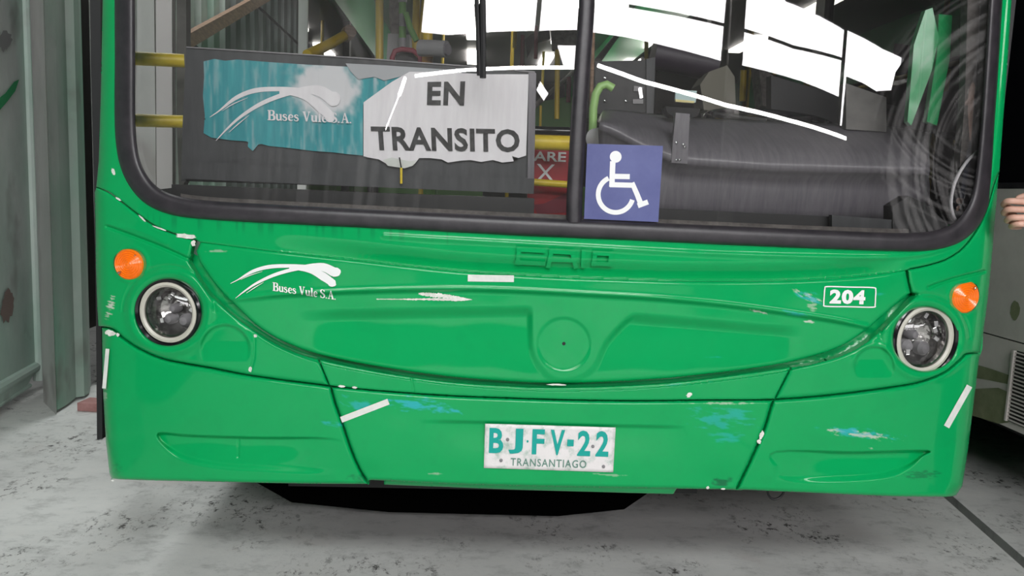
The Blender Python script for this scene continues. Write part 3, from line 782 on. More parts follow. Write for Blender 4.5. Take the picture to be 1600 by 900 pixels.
# ---- windscreen rubber
def seal(name, path, width, hgt, parent, m, n=12):
    p = np.array(path); t = np.gradient(p, axis=0); t /= np.linalg.norm(t, axis=1)[:, None]; nn = np.stack([-t[:, 1], t[:, 0]], 1)
    wd = np.array(width(p[:, 0], p[:, 1]))
    us = np.linspace(-1, 1, n+1); rows = []
    for u in us:
        q = p+nn*(u*wd/2)[:, None]
        h = hgt*max(1-abs(u)**2.6, 0)**.5
        rows.append(W(q[:, 0], q[:, 1], h-.002, np.zeros(len(q))))
    V = np.concatenate(rows); L = len(p); Fq = []
    for a in range(n):
        for i in range(L-1): Fq.append((a*L+i, a*L+i+1, (a+1)*L+i+1, (a+1)*L+i))
    o = mesh_np(name, V, Fq, m, parent, True); return o
SEALf = cr(SEAL[::3], 4)
def swid(x, y): return np.where(x < 240, 33, np.where(y > 300, 30, 24))-0.
def swid2(x, y): return 33-3*sm(x, 200, 330)-1*sm(x, 1250, 1400)+3*gau(np.hypot(x-1500, y-355), 60)-7*sm(x, 1380, 1560)*sm(380-y, 0, 200)
seal('windscreen_rubber', SEALf, swid2, .020, bus, M['rubber'])
seal('windscreen_divider', cr([(928, -420), (921, -150), (917, 0), (911, 90), (905, 175), (901, 250), (898, 300), (897, 348)], 5), lambda x, y: 25+0*x, .020, bus, M['rubber'])
# inner trim line seen just above the rubber
lo = SEALf[(SEALf[:, 0] > 280) & (SEALf[:, 0] < 1420) & (SEALf[:, 1] > 300)]
rows = [W(lo[:, 0], lo[:, 1]+dy, -o_, np.zeros(len(lo))) for dy, o_ in ((-10, .01), (-21, .015), (-21, .045))]
L = len(lo); mesh_np('windscreen_sill', np.concatenate(rows), [(r*L+i, r*L+i+1, (r+1)*L+i+1, (r+1)*L+i) for r in range(2) for i in range(L-1)], M['trimgrey'], bus)

# ---- glass
def dirtfn(px, py):
    r = np.hypot(px-1650, (py-262))
    n1 = vnoise(r/3.1, py*0+3, 5)*.6+vnoise(r/7., np.arctan2(py-262, px-1650)*6, 6)*.5
    d = .12*sm(n1, .48, .8)*sm(r, 120, 150)*(1-sm(r, 285, 330))*sm(px, 1320, 1430)
    r2 = np.hypot(px-1560, (py-120)*1.0)
    n2 = vnoise(r2/3.5, px*0+9, 8)
    d = d+.09*sm(n2, .55, .9)*sm(r2, 110, 150)*(1-sm(r2, 230, 270))*sm(py, 170, 230)*sm(px, 1350, 1420)
    d = d+.008+.03*fbm(px/120., py/90., 3)*sm(py, 380, 200)
    st = vnoise((px-(py-220)*-.12)/7., py/300., 31)
    d = d+.055*sm(st, .45, .8)*gau(px-545, 150)*sm(py, -40, 260)*.9
    st2 = vnoise((px-(py)*.35)/14., py/500., 33); d = d+.06*sm(st2, .5, .7)*gau(px-560, 70)*(1-sm(py, 80, 110))
    d = d+.05*gau(px-1250, 170)*gau(py-250, 40)
    return np.clip(d, 0, .5)
midx = cr([(928, -420), (921, -150), (917, 0), (911, 90), (905, 175), (901, 250), (898, 300), (897, 350)], 5)
sl = SEAL[SEAL[:, 0] <= 897]; sr = SEAL[SEAL[:, 0] > 897]
panel('windscreen_pane', np.concatenate([sl, midx[::-1][1:]]), bus, M['glass'], step=2.4, gap=0, er=0, base=.003, thick=0, use_rel=False, colors=False, attr=('dirt', dirtfn))
panel('windscreen_pane', np.concatenate([midx, sr]), bus, M['glass'], step=2.4, gap=0, er=0, base=.003, thick=0, use_rel=False, colors=False, attr=('dirt', dirtfn))

hx_ = np.linspace(-1.26, 1.26, 40); zs_ = [2.28, 2.32, 2.6, 2.9, 3.0]; ys_ = [.03, 0, 0, .03, .16]
hv = np.concatenate([np.stack([hx_, Sbase(hx_, np.full(40, z))+dy, np.full(40, z)], 1) for z, dy in zip(zs_, ys_)])
mesh_np('roof_header', hv, [(r*40+i, r*40+i+1, (r+1)*40+i+1, (r+1)*40+i) for r in range(4) for i in range(39)], G2, bus, True)
# ---- headlights
def wc(px, py, off=0): return V3(W(np.array(px, float), np.array(py, float), off))
def headlight(cx, cy, k, seed):
    c = V3(W(np.array(float(cx)), np.array(float(cy)), 0, np.array(.018))); s = (wc(cx+20, cy)-wc(cx-20, cy)).length/40*k
    ax = (-.20 if cx < 800 else .22, -1, .0)
    r = random.Random(seed)
    h = MB().lathe([(49*s, -.02), (50*s, .006), (47*s, .011), (43.5*s, .008), (43*s, 0), (42*s, -.03)], c, ax).build('headlight', M['blackgloss'], bus, True)
    MB().lathe([(43*s, -.004), (42*s, .006), (38.5*s, .008), (35.5*s, .004), (35*s, -.006)], c, ax).build('headlight_ring', M['beige'], h, True)
    MB().lathe([(36*s, -.004), (34*s, -.02), (26*s, -.042), (14*s, -.058), (6*s, -.062), (0, -.062)], c, ax).build('reflector', refl_mat, h, True, 20)
    for (dx, dy, rr) in ((-9, 12, 8), (12, 14, 9), (-3, -3, 7)):
        MB().lathe([(0, -.022), (rr*.6*s, -.024), (rr*s, -.034), (rr*s, -.055)], c+Vector((dx*s, 0, -dy*s)), ax, 20).build('bulb_shield', M['grey'], h, True)
    for q_ in range(5):
        t = r.uniform(0, 6.28); d = r.uniform(18, 29)*s
        MB().box(c+Vector((d*math.cos(t), .022, d*math.sin(t))), (7*s, .01, 5*s), Matrix.Rotation(t+.6, 3, 'Y'), .001).build('facet', M['chrome'], h)
    MB().lathe([(36*s, .002), (30*s, .012), (20*s, .019), (9*s, .022), (0, .023)], c, ax).build('lens', M['lens'], h, True)
refl_mat = mat('lamp_reflector', (.62, .60, .58), .22, .95); NT(refl_mat).bump(NT(refl_mat).noise(28, 2), .6, .01)
headlight(264, 488, 1.0, 3); headlight(1444, 530, .97, 8)
def blinker(cx, cy, rpx):
    c = wc(cx, cy, -.001); s = (wc(cx+10, cy)-wc(cx-10, cy)).length/20
    ax = (-.16 if cx < 800 else .16, -1, 0); R = rpx*s
    b_ = MB().lathe([(R*1.1, -.012), (R*1.1, .001), (R*1.02, .004), (R*.98, -.004)], c, ax, 36).build('turn_signal', M['black'], bus, True)
    prof = [(R, -.002), (R*.97, .007), (R*.88, .011)]
    for k in range(6): a_ = R*(.84-.13*k); prof += [(a_, .0125+.0008*k), (a_-R*.05, .0105+.0008*k)]
    prof += [(0, .0165)]
    MB().lathe(prof, c, ax, 36).build('amber_lens', M['amber'], b_, True, 60)
    for t in (.9, 3.9):
        MB().lathe([(0, .016), (.003, .015), (.0035, .008)], c+Vector((math.cos(t)*R*.72, 0, math.sin(t)*R*.72)), ax, 10).build('screw', M['chrome'], b_)
blinker(204, 413, 21.5); blinker(1505, 464, 18.5)
# emblem hole, tow cable loop
MB().lathe([(0, .0012), (.0045, .001), (.005, -.001)], wc(881, 537, 0), (0, -1, 0), 16).build('emblem_hole', M['black'], bus)
MB().tube([V3(P(x, y, .12)) for x, y in cr([(1199, 760), (1200, 772), (1206, 779), (1215, 779), (1223, 772), (1226, 760)], 4)], .0035, 8).build('cable_loop', M['black'], bus, True)

# ---- raised maker's letters
for lt in ([(847, 392), (811, 390), (809, 410), (848, 412)], [(857, 415), (862, 393), (894, 395), (899, 416)], [(863, 406), (895, 407)], [(912, 393), (911, 415)], [(930, 396), (955, 397), (953, 413), (928, 412), (930, 396)]):
    sk_ = []
    for a_, b_ in zip(lt, lt[1:]):
        ab = np.subtract(b_, a_); ab = ab/np.linalg.norm(ab)*4; sk_ += stroke([tuple(np.array(a_)-ab), tuple(np.array(b_)+ab)], 6.5)
    decal('raised_letter', sk_, bus, G, -.002, None, .013)

# ---- operator's mark and name on the hatch
def logo(parent, T, s, m, off, Y=None, name='operator_mark'):
    def L_(pts, wd): return stroke(cr([T(*p) for p in pts], 5), np.array(wd)*s)
    ps = []
    ps += L_([(360, 443), (372, 437), (395, 424), (420, 417), (450, 415.5), (480, 416.5), (505, 420), (520, 428)], [.6, 1.6, 5, 6, 5.5, 5, 8, 8])
    ps += L_([(368, 466), (382, 455), (400, 443), (425, 431), (450, 423), (478, 417), (505, 416), (526, 424)], [.6, 2.2, 3.6, 5, 5.5, 7, 10, 9])
    ps += L_([(452, 419), (470, 419), (488, 423), (505, 432), (521, 443)], [4, 8, 10, 13, 11])
    ps += L_([(376, 437), (390, 430.5), (410, 424)], [.4, 1.2, .4]); ps += L_([(385, 458), (397, 450), (412, 441)], [.4, 1.4, .4])
    ps.append([T(*q) for q in ragged(524, 425, 9, 8, 0, 3, 16, .15)]); ps.append([T(*q) for q in ragged(518, 442, 8, 6, 20, 4, 16, .15)])
    return decal(name, ps, parent, m, off, Y)
logo(bus, lambda x, y: (x, y), 1, M['inkw'], .0025)
decal('operator_name', serif_polys('Buses Vule S.A.', 426, 441, 13.0, 101, 8.3), bus, M['inkw'], .0032)
# ---- fleet number
fr = []
C4 = [(1289, 448), (1368, 449.5), (1367, 480), (1287, 478.5)]
rc = cr([(1293, 447.8), (1328, 448.6), (1364, 449.4), (1368.3, 453), (1368, 465), (1367.3, 476.5), (1364, 480), (1328, 479.3), (1291, 478.6), (1287.3, 475), (1288, 462), (1289, 451)], 4, True)
decal('fleet_number_frame', stroke(np.concatenate([rc, rc[:2]]), 1.9), bus, M['inkw'], .0015)
text_mesh('204', [(1297, 452), (1353, 453.5), (1351.5, 476), (1296, 474.5)], 'fleet_number', bus, M['inkw'], bold=.05, off=.0018, spacing=1.12)
# ---- chips of bare filler
CH = [(290, 369, 18, 4.5, 6, 1), (302, 380, 4, 6, 0, 2), (172, 520, 10, 5.5, 12, 3), (184, 523, 3, 3.5, 30, 4), (399, 525, 3.5, 3, 30, 5), (391, 577, 3.5, 5, 10, 6), (534, 603.5, 6, 2.2, 3, 7), (554, 605.5, 4.5, 2, 3, 8),
      (870, 601, 18, 1.6, 1, 9), (1077, 617, 6, 4, -35, 10), (1190, 680, 3.5, 9, 18, 11), (1186, 690, 4, 4, 0, 12), (1106, 762, 3, 2.5, 0, 13), (1130, 764, 4, 1.5, 0, 14), (176, 751, 3, 1.5, 0, 15), (177, 268, 3, 7, -20, 16), (185, 311, 6, 2, 35, 17), (222, 341, 9, 1.6, 45, 18), (250, 357, 14, 1.3, 20, 19), (1340, 320, 0.1, .1, 0, 20)]
for cx, cy, rx, ry, an, sd in CH[:-1]:
    decal('paint_chip', [ragged(cx, cy, rx, ry, an, sd)], bus, M['chip'], .0012)
# long scrape under the crease
def rag_line(x0, x1, yf, hf, seed, n=70):
    r = random.Random(seed); top = []; bot = []
    for k in range(n+1):
        x = x0+(x1-x0)*k/n; h = hf(k/n)*(.55+.45*r.random()); top.append((x, yf(x)-h)); bot.append((x+r.uniform(-1, 1), yf(x)+h*r.uniform(.4, 1)))
    return [[top[i], top[i+1], bot[i+1], bot[i]] for i in range(n)]
decal('paint_scrape', rag_line(588, 738, lambda x: 467.5+.006*(x-588), lambda t: .8+2.0*sm(t, .1, .7)*(1-sm(t, .93, 1)), 5), bus, M['chip'], .0014)
decal('paint_scrape', rag_line(654, 736, lambda x: 459+.105*(x-654), lambda t: .6+5.5*math.sin(math.pi*min(1, t*1.05+.02))**.7*(1-.5*t), 6), bus, M['chip'], .0014)

# ---- licence plate
q4 = [(758, 662), (962, 668), (958, 738), (756, 731)]
def quadpt(q, u, v): q = np.array(q, float); return (1-u)*(1-v)*q[0]+u*(1-v)*q[1]+u*v*q[2]+(1-u)*v*q[3]
n_ = 30; pv = []; rngp = np.random.RandomState(5)
for j in range(13):
    for i in range(n_+1):
        u, v = i/n_, j/12
        p = quadpt(q4, u, v); ed_ = min(u*n_, (1-u)*n_, v*12, (1-v)*12)
        o = .004+.0018*(ed_ < .5)+.0012*math.sin(u*19+v*5)*math.sin(v*7+u*3)
        pv.append(V3(W(np.array(p[0]), np.array(p[1]), o, np.array(.004))))
fq = [(j*(n_+1)+i, j*(n_+1)+i+1, (j+1)*(n_+1)+i+1, (j+1)*(n_+1)+i) for j in range(12) for i in range(n_)]
plate = mesh_np('licence_plate', pv, fq, M['plate'], bus, True)
so = plate.modifiers.new('thick', 'SOLIDIFY'); so.thickness = .0025; so.offset = 0
REL0 = relief
def relief_const(v): return lambda px, py: np.full(np.shape(px), v)
relief = relief_const(.004)
T1 = lambda u0_, u1_, v0, v1: [tuple(quadpt(q4, a, b)) for a, b in ((u0_, v0), (u1_, v0), (u1_, v1), (u0_, v1))]
for ch, a, b in (('B', .035, .145), ('J', .185, .295), ('F', .365, .46), ('V', .505, .615), ('2', .715, .815), ('2', .855, .955)):
    text_mesh(ch, T1(a, b, .09, .66), 'plate_letter', plate, M['teal'], bold=.03, off=.0075)
decal('plate_letter', [T1(.635, .685, .30, .45)], plate, M['teal'], .0075)
decal('plate_letter', [[tuple(quadpt(q4, .330+.008*math.cos(t), .37+.03*math.sin(t))) for t in np.linspace(0, 6, 10)]], plate, M['teal'], .0075)
text_mesh('TRANSANTIAGO', T1(.205, .79, .755, .93), 'plate_lettering', plate, M['tealdull'], bold=.01, off=.0075, spacing=1.15)
for u, v in ((.175, .33), (.83, .42), (.13, .80), (.92, .86)):
    MB().lathe([(0, .010), (.004, .009), (.005, .004)], wc(*quadpt(q4, u, v), .0), (0, -1, 0), 10).build('bolt', M['grey'], plate)
relief = REL0

# ---- wiper
for a, b, r_, nm in (((725, -300), (748, 118), .0055, 'wiper_arm'), ((743, -230), (754, 122), .008, 'wiper_blade')):
    pts = [V3(W(np.array(a[0]+(b[0]-a[0])*t+4*math.sin(t*3)), np.array(a[1]+(b[1]-a[1])*t), .02, np.array(0.))) for t in np.linspace(0, 1, 10)]
    MB().tube(pts, r_, 8).build(nm, M['black'], bus, True)
# ---- side, floor, roof of the body
side = MB()
XW = 1.27
def bx(n, x0, x1, y0, y1, z0, z1, m, par=bus, bev=0): return MB().box(((x0+x1)/2, (y0+y1)/2, (z0+z1)/2), (abs(x1-x0), abs(y1-y0), abs(z1-z0)), None, bev).build(n, m, par)
ZTOP = 3.0
bx('side_panel', XW-.05, XW, .20, 11, .38, 1.15, G2); bx('side_panel', XW-.05, XW, .20, 11, 2.45, ZTOP, G2)
for yy in (.20, 1.35, 3.0, 4.6, 6.2, 7.8, 9.4, 10.9): bx('window_pillar', XW-.05, XW, yy, yy+.09, 1.15, 2.45, M['black'])
for y0, y1 in ((.29, 1.35), (1.44, 3.0), (3.09, 4.6), (4.69, 6.2), (6.29, 7.8), (7.89, 9.4)): bx('side_window', XW-.03, XW-.025, y0, y1, 1.15, 2.45, M['doorglass'])
bx('side_panel', -XW, -XW+.05, 2.75, 11, .38, 1.05, G2); bx('side_panel', -XW, -XW+.05, .2, 11, 2.45, ZTOP, G2)
for yy in (4.3, 5.9, 7.5, 9.1): bx('window_pillar', -XW, -XW+.05, yy, yy+.09, 1.05, 2.45, M['dark'])
for y0, y1 in ((2.85, 4.3), (4.39, 5.9), (5.99, 7.5), (7.59, 9.1)): bx('side_window', -XW+.02, -XW+.025, y0, y1, 1.05, 2.45, M['doorglass'])
bx('door_pillar', -XW, -XW+.05, 2.72, 2.75, .38, 2.45, M['white'])
bx('roof', -XW, XW, .2, 11, ZTOP-.06, ZTOP, M['grey'])
bx('bus_floor', -XW+.06, XW-.06, .45, 11, .34, .40, M['dark'])
bx('chassis', -.78, .50, .34, 11, .27, .335, M['black']); MB().prism([(-1.15, .335), (-1.04, .2), (-.84, .085), (-.5, .055), (.1, .05), (.34, .08), (.46, .17), (.58, .335)], .66, 1.6, 'y').build('underbody_shade_beam', M['under_shade'], bus); bx('underbody_shade_beam', -1.1, 1.1, 1.3, 11, .18, .335, M['black'])  # chassis and black beams shaped to put the shade under the bus
bx('front_valance', -XW+.1, XW-.1, .40, .44, .39, .85, M['black'])
bx('rear_wall', -XW, XW, 10.95, 11, .38, ZTOP, M['dark'])
for sx in (-1, 1):
    for yy in (2.6, 8.6):
        MB().lathe([(.001, .0), (.22, .0), (.26, .02), (.44, .02), (.48, .06), (.48, .24), (.44, .28), (.001, .28)], (sx*1.22, yy, .48), (-sx, 0, 0), 40).build('wheel', M['tyre'], bus, True)
bx('axle', -1, 1, 2.5, 2.7, .34, .255, M['black'])
# black door edge left of the front
dq = [(139, -120), (157, -120), (158, 250), (158, 500), (160, 686), (151.5, 687), (150, 500), (147, 300), (142, 100)]
a3 = P(np.array([p[0] for p in dq]), np.array([p[1] for p in dq]), .30)
mb = MB(); A_ = [mb.bm.verts.new(V3(p)) for p in a3]; B_ = [mb.bm.verts.new(V3(p+np.array([0, .05, 0]))) for p in a3]
mb.bm.faces.new(A_); mb.bm.faces.new(B_[::-1])
for i in range(len(A_)): mb.bm.faces.new((A_[i], A_[(i+1) % len(A_)], B_[(i+1) % len(A_)], B_[i]))
mb.build('door_edge', M['black'], bus)

# ---- things behind the glass
def at(px, py, Y): return V3(P(np.array(float(px)), np.array(float(py)), Y))
def bar(name, pts, rpx, m, parent=bus, n=12):
    """round bar through (px,py,Y) points, radius given in blueprint px at that depth"""
    v = [at(*p) for p in pts]; k = (pts[0][2]+2.03)/F
    return MB().tube(v, rpx*k, n).build(name, m, parent, True)
def slabpx(name, poly, Y, th, m, parent=bus):
    a3 = P(np.array([p[0] for p in poly], float), np.array([p[1] for p in poly], float), Y)
    mb = MB(); A_ = [mb.bm.verts.new(V3(p)) for p in a3]; B_ = [mb.bm.verts.new(V3(p+np.array([0, th, 0]))) for p in a3]
    mb.bm.faces.new(A_); mb.bm.faces.new(B_[::-1]); n = len(A_)
    for i in range(n): mb.bm.faces.new((A_[i], A_[(i+1) % n], B_[(i+1) % n], B_[i]))
    return mb.build(name, m, parent)
YD = .16
slabpx('dash_panel', [(291, 74), (560, 91), (760, 106), (836, 113), (834, 300), (283, 283), (285, 200)], YD, .05, M['dash'])
slabpx('dash_panel_edge', [(291, 72.5), (560, 89.5), (760, 104.5), (836, 111.5), (836, 113.5), (760, 106.5), (560, 91.5), (291, 74.5)], YD-.004, .058, M['grey'])
slabpx('dash_ledge', [(284, 250), (600, 272), (835, 279), (834, 303), (600, 293), (283, 279)], YD-.03, .05, M['dash'])
slabpx('dash_base', [(268, 288), (600, 302), (835, 310), (834, 345), (268, 335)], YD-.035, .12, M['black'])
slabpx('dash_panel_edge', [(826, 113), (838, 114), (834, 300), (824, 299)], YD-.012, .06, M['dash2'])
bar('door_handrail', [(206, 91, .30), (250, 93, .32), (288, 95, .34)], 10, M['yellow'])
bar('door_handrail', [(212, 188, .30), (250, 189, .32), (292, 190, .34)], 9.5, M['yellow'])
slabpx('door_leaf', [(214, -140), (239, -140), (243, 200), (246, 640), (214, 640)], 1.0, .03, M['sheet3'])
slabpx('door_leaf', [(243, -140), (268, -140), (269, 100), (270, 640), (246, 640)], .95, .03, mat('pale_door_leaf', (.62, .58, .58), .6))
bar('door_glass_edge', [(272, -140, 1.0), (272, 330, 1.0)], 2.2, M['trimgrey'])
slabpx('door_post', [(276, -140), (290, -140), (291, 72), (291, 280), (280, 300), (276, 200)], .5, .04, M['steel'])
slabpx('door_step', [(212, 300), (282, 292), (282, 345), (225, 340)], .6, .05, M['dark'])
bar('handrail', [(480, 86, 1.5), (515, 69, 1.7), (543, 53, 1.9)], 8, M['yellowdull'])
MB().lathe([(.0, .03), (.03, .028), (.034, 0), (.03, -.03)], at(544, 52, 1.88), (.5, -.7, .3), 16).build('handrail_cap', M['wood'], bus, True)
bar('pole', [(593, -150, 1.7), (593, 0, 1.7), (593, 100, 1.7)], 6, M['yellowdull'])
bar('pole', [(651, -150, 1.9), (651, 0, 1.9), (648, 78, 1.9), (648, 100, 1.9)], 5.5, M['yellowdull'])
bar('pole', [(664, -150, 1.9), (662, 0, 1.9), (656, 66, 1.9)], 3.5, M['yellowdull'])
bar('pole', [(629, -60, 1.6), (629, 4, 1.6)], 6.5, M['grey'])
bar('pole_sleeve', [(629, 4, 1.6), (629, 22, 1.6)], 5.5, M['seatgreen']); bar('pole_sleeve', [(629, 22, 1.6), (629, 42, 1.6)], 5.2, M['grey'])
bar('pole_sleeve', [(629, 42, 1.6), (629, 60, 1.6)], 5.5, M['seatgreen']); bar('pole_sleeve', [(629, 60, 1.6), (630, 90, 1.6)], 6.5, M['grey'])
bar('pole_brace', [(634, 20, 1.55), (641, 44, 1.55), (651, 64, 1.55)], 4.5, M['seatgreen'])
slabpx('partition', [(608, -10), (624, -10), (624, 60), (612, 62), (608, 30)], 1.75, .03, M['trimgrey'])
slabpx('engine_cover', [(606, 52), (640, 54), (640, 95), (604, 93)], 1.65, .15, M['grey'])
bar('seat_frame', [(613, 110, 1.3), (613, 90, 1.3), (617, 80, 1.3), (628, 77, 1.3), (645, 79, 1.3), (656, 88, 1.3), (658, 110, 1.3)], 4, M['redseat'])
slabpx('seat_back', [(618, 108), (618, 86), (628, 81), (644, 83), (654, 92), (655, 110)], 1.33, .05, M['dark'])
bar('validator_base', [(668, 78, 1.2), (668, 112, 1.2)], 8.5, mat('orange_post', (.75, .28, .01), .4))
bar('validator', [(657, 75, 1.15), (680, 76, 1.12), (698, 77, 1.10)], 12.5, M['grey'], n=20)
MB().lathe([(.0, .005), (.014, .006), (.022, .004), (.024, -.01)], at(699, 77, 1.09), (.8, -.6, 0), 20).build('validator_mouth', M['dash2'], bus, True)
bar('pole', [(668, 40, 1.3), (668, 66, 1.3)], 8, M['yellowdull'])
for x, y0, y1, Y, m, r_ in ((838, 40, 92, 2.4, 'redseat', 3), (817, 55, 106, 2.6, 'redseat', 3.2), (871, 78, 186, 2.2, 'yellowdull', 4), (889, 120, 160, 3.0, 'redseat', 3.5), (845, 165, 200, 2.2, 'yellowdull', 2), (805, 50, 75, 3, 'yellowdull', 3)):
    bar('pole', [(x, y0, Y), (x-1, y1, Y)], r_, M[m])
slabpx('notice_board', [(861, 44), (903, 42), (902, 76), (885, 82), (863, 78)], 2.5, .03, M['trimgrey'])
bar('pole', [(833, 168, 2.0), (885, 122, 3.5), (905, 100, 4)], 4, M['trimgrey'])
slabpx('rear_window_frame', [(820, 62), (832, 52), (858, 46), (860, 60), (836, 66), (824, 90)], 3.5, .05, M['dark'])
slabpx('seat_row', [(836, 160), (895, 150), (894, 206), (832, 206)], 3.0, .2, M['seatgreen'])
bar('entrance_barrier', [(832, 204, .42), (862, 205, .42), (896, 206, .42)], 7, M['blackgloss'])
bar('entrance_barrier_sleeve', [(835, 222, .30), (862, 223, .30), (896, 224, .30)], 11.5, M['yellow'], n=18)
redp = slabpx('stop_panel', [(826, 208), (900, 210), (898, 345), (824, 340)], .42, .03, M['red'])
text_mesh('PARE', [(822, 236), (885, 238), (884, 253), (821, 251)], 'stop_lettering', redp, M['inkw'], bold=.02, off=.003, Y=.42)
text_mesh('X', [(838, 256), (868, 257), (866, 284), (837, 283)], 'stop_lettering', redp, M['inkw'], bold=.0, off=.003, Y=.42)
bar('entrance_barrier_rail', [(826, 284, .36), (895, 289, .36)], 5.5, M['yellow'])
slabpx('stop_panel_scrape', [(832, 320), (850, 318), (888, 300), (889, 332), (840, 334)], .418, .004, M['redseat'])
# right side: binnacle
cols = np.linspace(936, 1450, 60)
ytop = np.interp(cols, [936, 945, 975, 1070, 1200, 1320, 1400, 1450], [192, 176, 178, 188, 194, 199, 203, 212])
ycr = np.interp(cols, [936, 960, 1000, 1060, 1200, 1450], [196, 205, 228, 252, 262, 268]); ybt = np.interp(cols, [936, 1450], [330, 350])
rows = []
for t in np.linspace(0, 1, 14):
    rows.append(P(cols, ytop+(ycr-ytop)*t, .50-.30*math.sin(t*math.pi/2)**.8))
for t in np.linspace(.02, 1, 6):
    rows.append(P(cols, ycr+(ybt-ycr)*t, .20+.05*math.sin(min(t*6, 1)*math.pi/2)*1.0+.02*t))
V = np.concatenate(rows); L = len(cols)
bn = mesh_np('binnacle', V, [(r*L+i, r*L+i+1, (r+1)*L+i+1, (r+1)*L+i) for r in range(len(rows)-1) for i in range(L-1)], M['dash2'], bus, True)
so = bn.modifiers.new('thick', 'SOLIDIFY'); so.thickness = .01; so.offset = -1
slabpx('dash_base', [(1030, 326), (1440, 345), (1500, 365), (1500, 400), (1020, 380)], .12, .05, M['black'])
slabpx('device_bracket', [(1056, 176), (1078, 178), (1074, 256), (1049, 254), (1051, 225)], .19, .02, M['dash2'])
for x, y in ((1057, 223), (1068, 226), (1062, 250), (1070, 230), (1057, 250)):
    MB().lathe([(0, .004), (.003, .003), (.004, 0)], at(x, y, .188), (0, -1, 0), 10).build('screw', M['chrome'], bus)
slabpx('console_device', [(1040, 166), (1094, 170), (1091, 180), (1080, 184), (1052, 182), (1043, 176)], .35, .06, M['blackgloss'])
slabpx('console_screen', [(1056, 140), (1089, 142), (1087, 160), (1072, 158), (1055, 156)], .5, .01, mat('pale_screen', (.45, .6, .6), .4))
slabpx('console_strip', [(1055, 155), (1086, 158), (1084, 161), (1056, 159)], .498, .01, mat('yellow_strip', (.7, .6, .25), .5))
# electrical cabinet
slabpx('cabinet', [(930, 96), (1010, 94), (1010, 180), (930, 178)], .9, .4, M['dark'])
slabpx('cabinet_edge', [(1010, 92), (1024, 89), (1021, 182), (1010, 180)], .89, .3, M['dash'])
for q_ in ([(991, 134), (1005, 136), (1004, 143), (990, 142)], [(989, 155), (1005, 155), (1005, 162), (989, 162)]): slabpx('cabinet_label', q_, .893, .004, M['grey'])
for x, y in ((945, 122), (945, 158), (978, 158), (1018, 108)): MB().lathe([(0, .005), (.004, .004), (.006, 0)], at(x, y, .898), (0, -1, 0), 10).build('screw', M['chrome'], bus)
bar('handrail', [(926, 212, .62), (927, 170, .62), (931, 147, .62), (938, 135, .62), (948, 132, .62), (958, 138, .62)], 6.5, M['lgreen'])
MB().lathe([(0, .045), (.022, .042), (.032, .03), (.034, -.03)], at(938, 216, .45), (.5, -1, .1), 20).build('rail_knob', M['paper'], bus, True)
bar('pole', [(927, 46, .7), (925, 120, .7), (922, 212, .7)], 3, M['wood'])
bar('pole', [(934, 95, 2.0), (964, 55, 3.0)], 5, M['trimgrey']); bar('pole', [(1010, 62, 2.6), (1010, 92, 2.6)], 3.2, M['yellowdull']); bar('pole', [(1162, 110, 1.9), (1160, 158, 1.9)], 5, M['yellowdull'])
bar('sun_visor_roll', [(1020, 84, 1.1), (1060, 92, 1.1), (1118, 104, 1.1)], 23, mat('dark_violet_roll', (.022, .014, .026), .5), n=20)
slabpx('driver_seat', [(1094, 132), (1108, 112), (1136, 102), (1148, 120), (1150, 172), (1100, 172)], 1.0, .12, mat('beige_grey_seat', (.16, .15, .12), .8))
slabpx('driver_seat', [(1185, 100), (1208, 118), (1204, 168), (1192, 165)], 1.6, .1, M['trimgrey'])
slabpx('cab_bin', [(1124, 178), (1150, 180), (1146, 195), (1128, 193)], .7, .1, M['yellowdull'])
sw = [at(1200, 190, .55)+Vector((.20*math.cos(t), .14*math.sin(t), .045*math.sin(t)+.0)) for t in np.linspace(0, 2*math.pi, 40, endpoint=False)]
swo = MB().tube(sw, .013, 10, closed=True).build('steering_wheel', M['blackgloss'], bus, True)
for t in (.5, 2.6, 4.7):
    MB().tube([at(1200, 190, .55), at(1200, 190, .55)+Vector((.20*math.cos(t), .14*math.sin(t), .045*math.sin(t)))], .010, 8).build('spoke', M['black'], swo)
# green panels added behind the glass for an unidentified green shape
gd_ = slabpx('green_panel', [(1446, 16), (1457, 12), (1467, 58), (1456, 110), (1424, 196), (1418, 190), (1428, 70)], .22, .02, G2)
slabpx('green_panel', [(1467, 22), (1488, 24), (1484, 92), (1464, 196), (1448, 190), (1464, 84)], .235, .02, G2)
slabpx('cab_pillar', [(1515, -120), (1534, -120), (1528, 150), (1512, 330), (1494, 330), (1508, 150)], .15, .03, M['trimgrey'])
slabpx('cab_panel', [(1322, 130), (1385, 152), (1385, 206), (1322, 202)], .4, .05, M['steel'])
slabpx('cab_panel', [(1205, 118), (1315, 150), (1315, 200), (1205, 196)], .9, .05, M['dark'])
# round mirror inside the lower right corner
mc = cr([(1528, 236), (1508, 256), (1492, 285), (1486, 315), (1490, 338), (1500, 352)], 6)
MB().tube([V3(P(np.array(p[0]), np.array(p[1]), .13)) for p in mc], .0045, 8).build('mirror_rim', M['paper'], bus, True)
slabpx('mirror_back', [tuple(p) for p in mc]+[(1522, 352), (1545, 300), (1545, 236)], .135, .02, M['blackgloss'])
slabpx('dash_end_cap', [(1395, 322), (1420, 306), (1446, 318), (1480, 350), (1490, 374), (1395, 366)], .085, .05, M['black'])
slabpx('wiring_duct', [(1300, 336), (1400, 344), (1480, 352), (1478, 372), (1300, 368)], .09, .02, M['dash'])
# lamps added in the bus ceiling to brighten the dim interior
lm = mat('lit_fill_lamp', (1, 1, 1), .5, emis=(1, .97, .9), estr=12)
for y_ in (4.6, 6.4, 8.2):
    bx('saloon_fill_lamp', -.35, -.22, y_, y_+.9, 2.9, 2.935, lm); bx('saloon_fill_lamp', .62, .75, y_, y_+.9, 2.9, 2.935, lm)
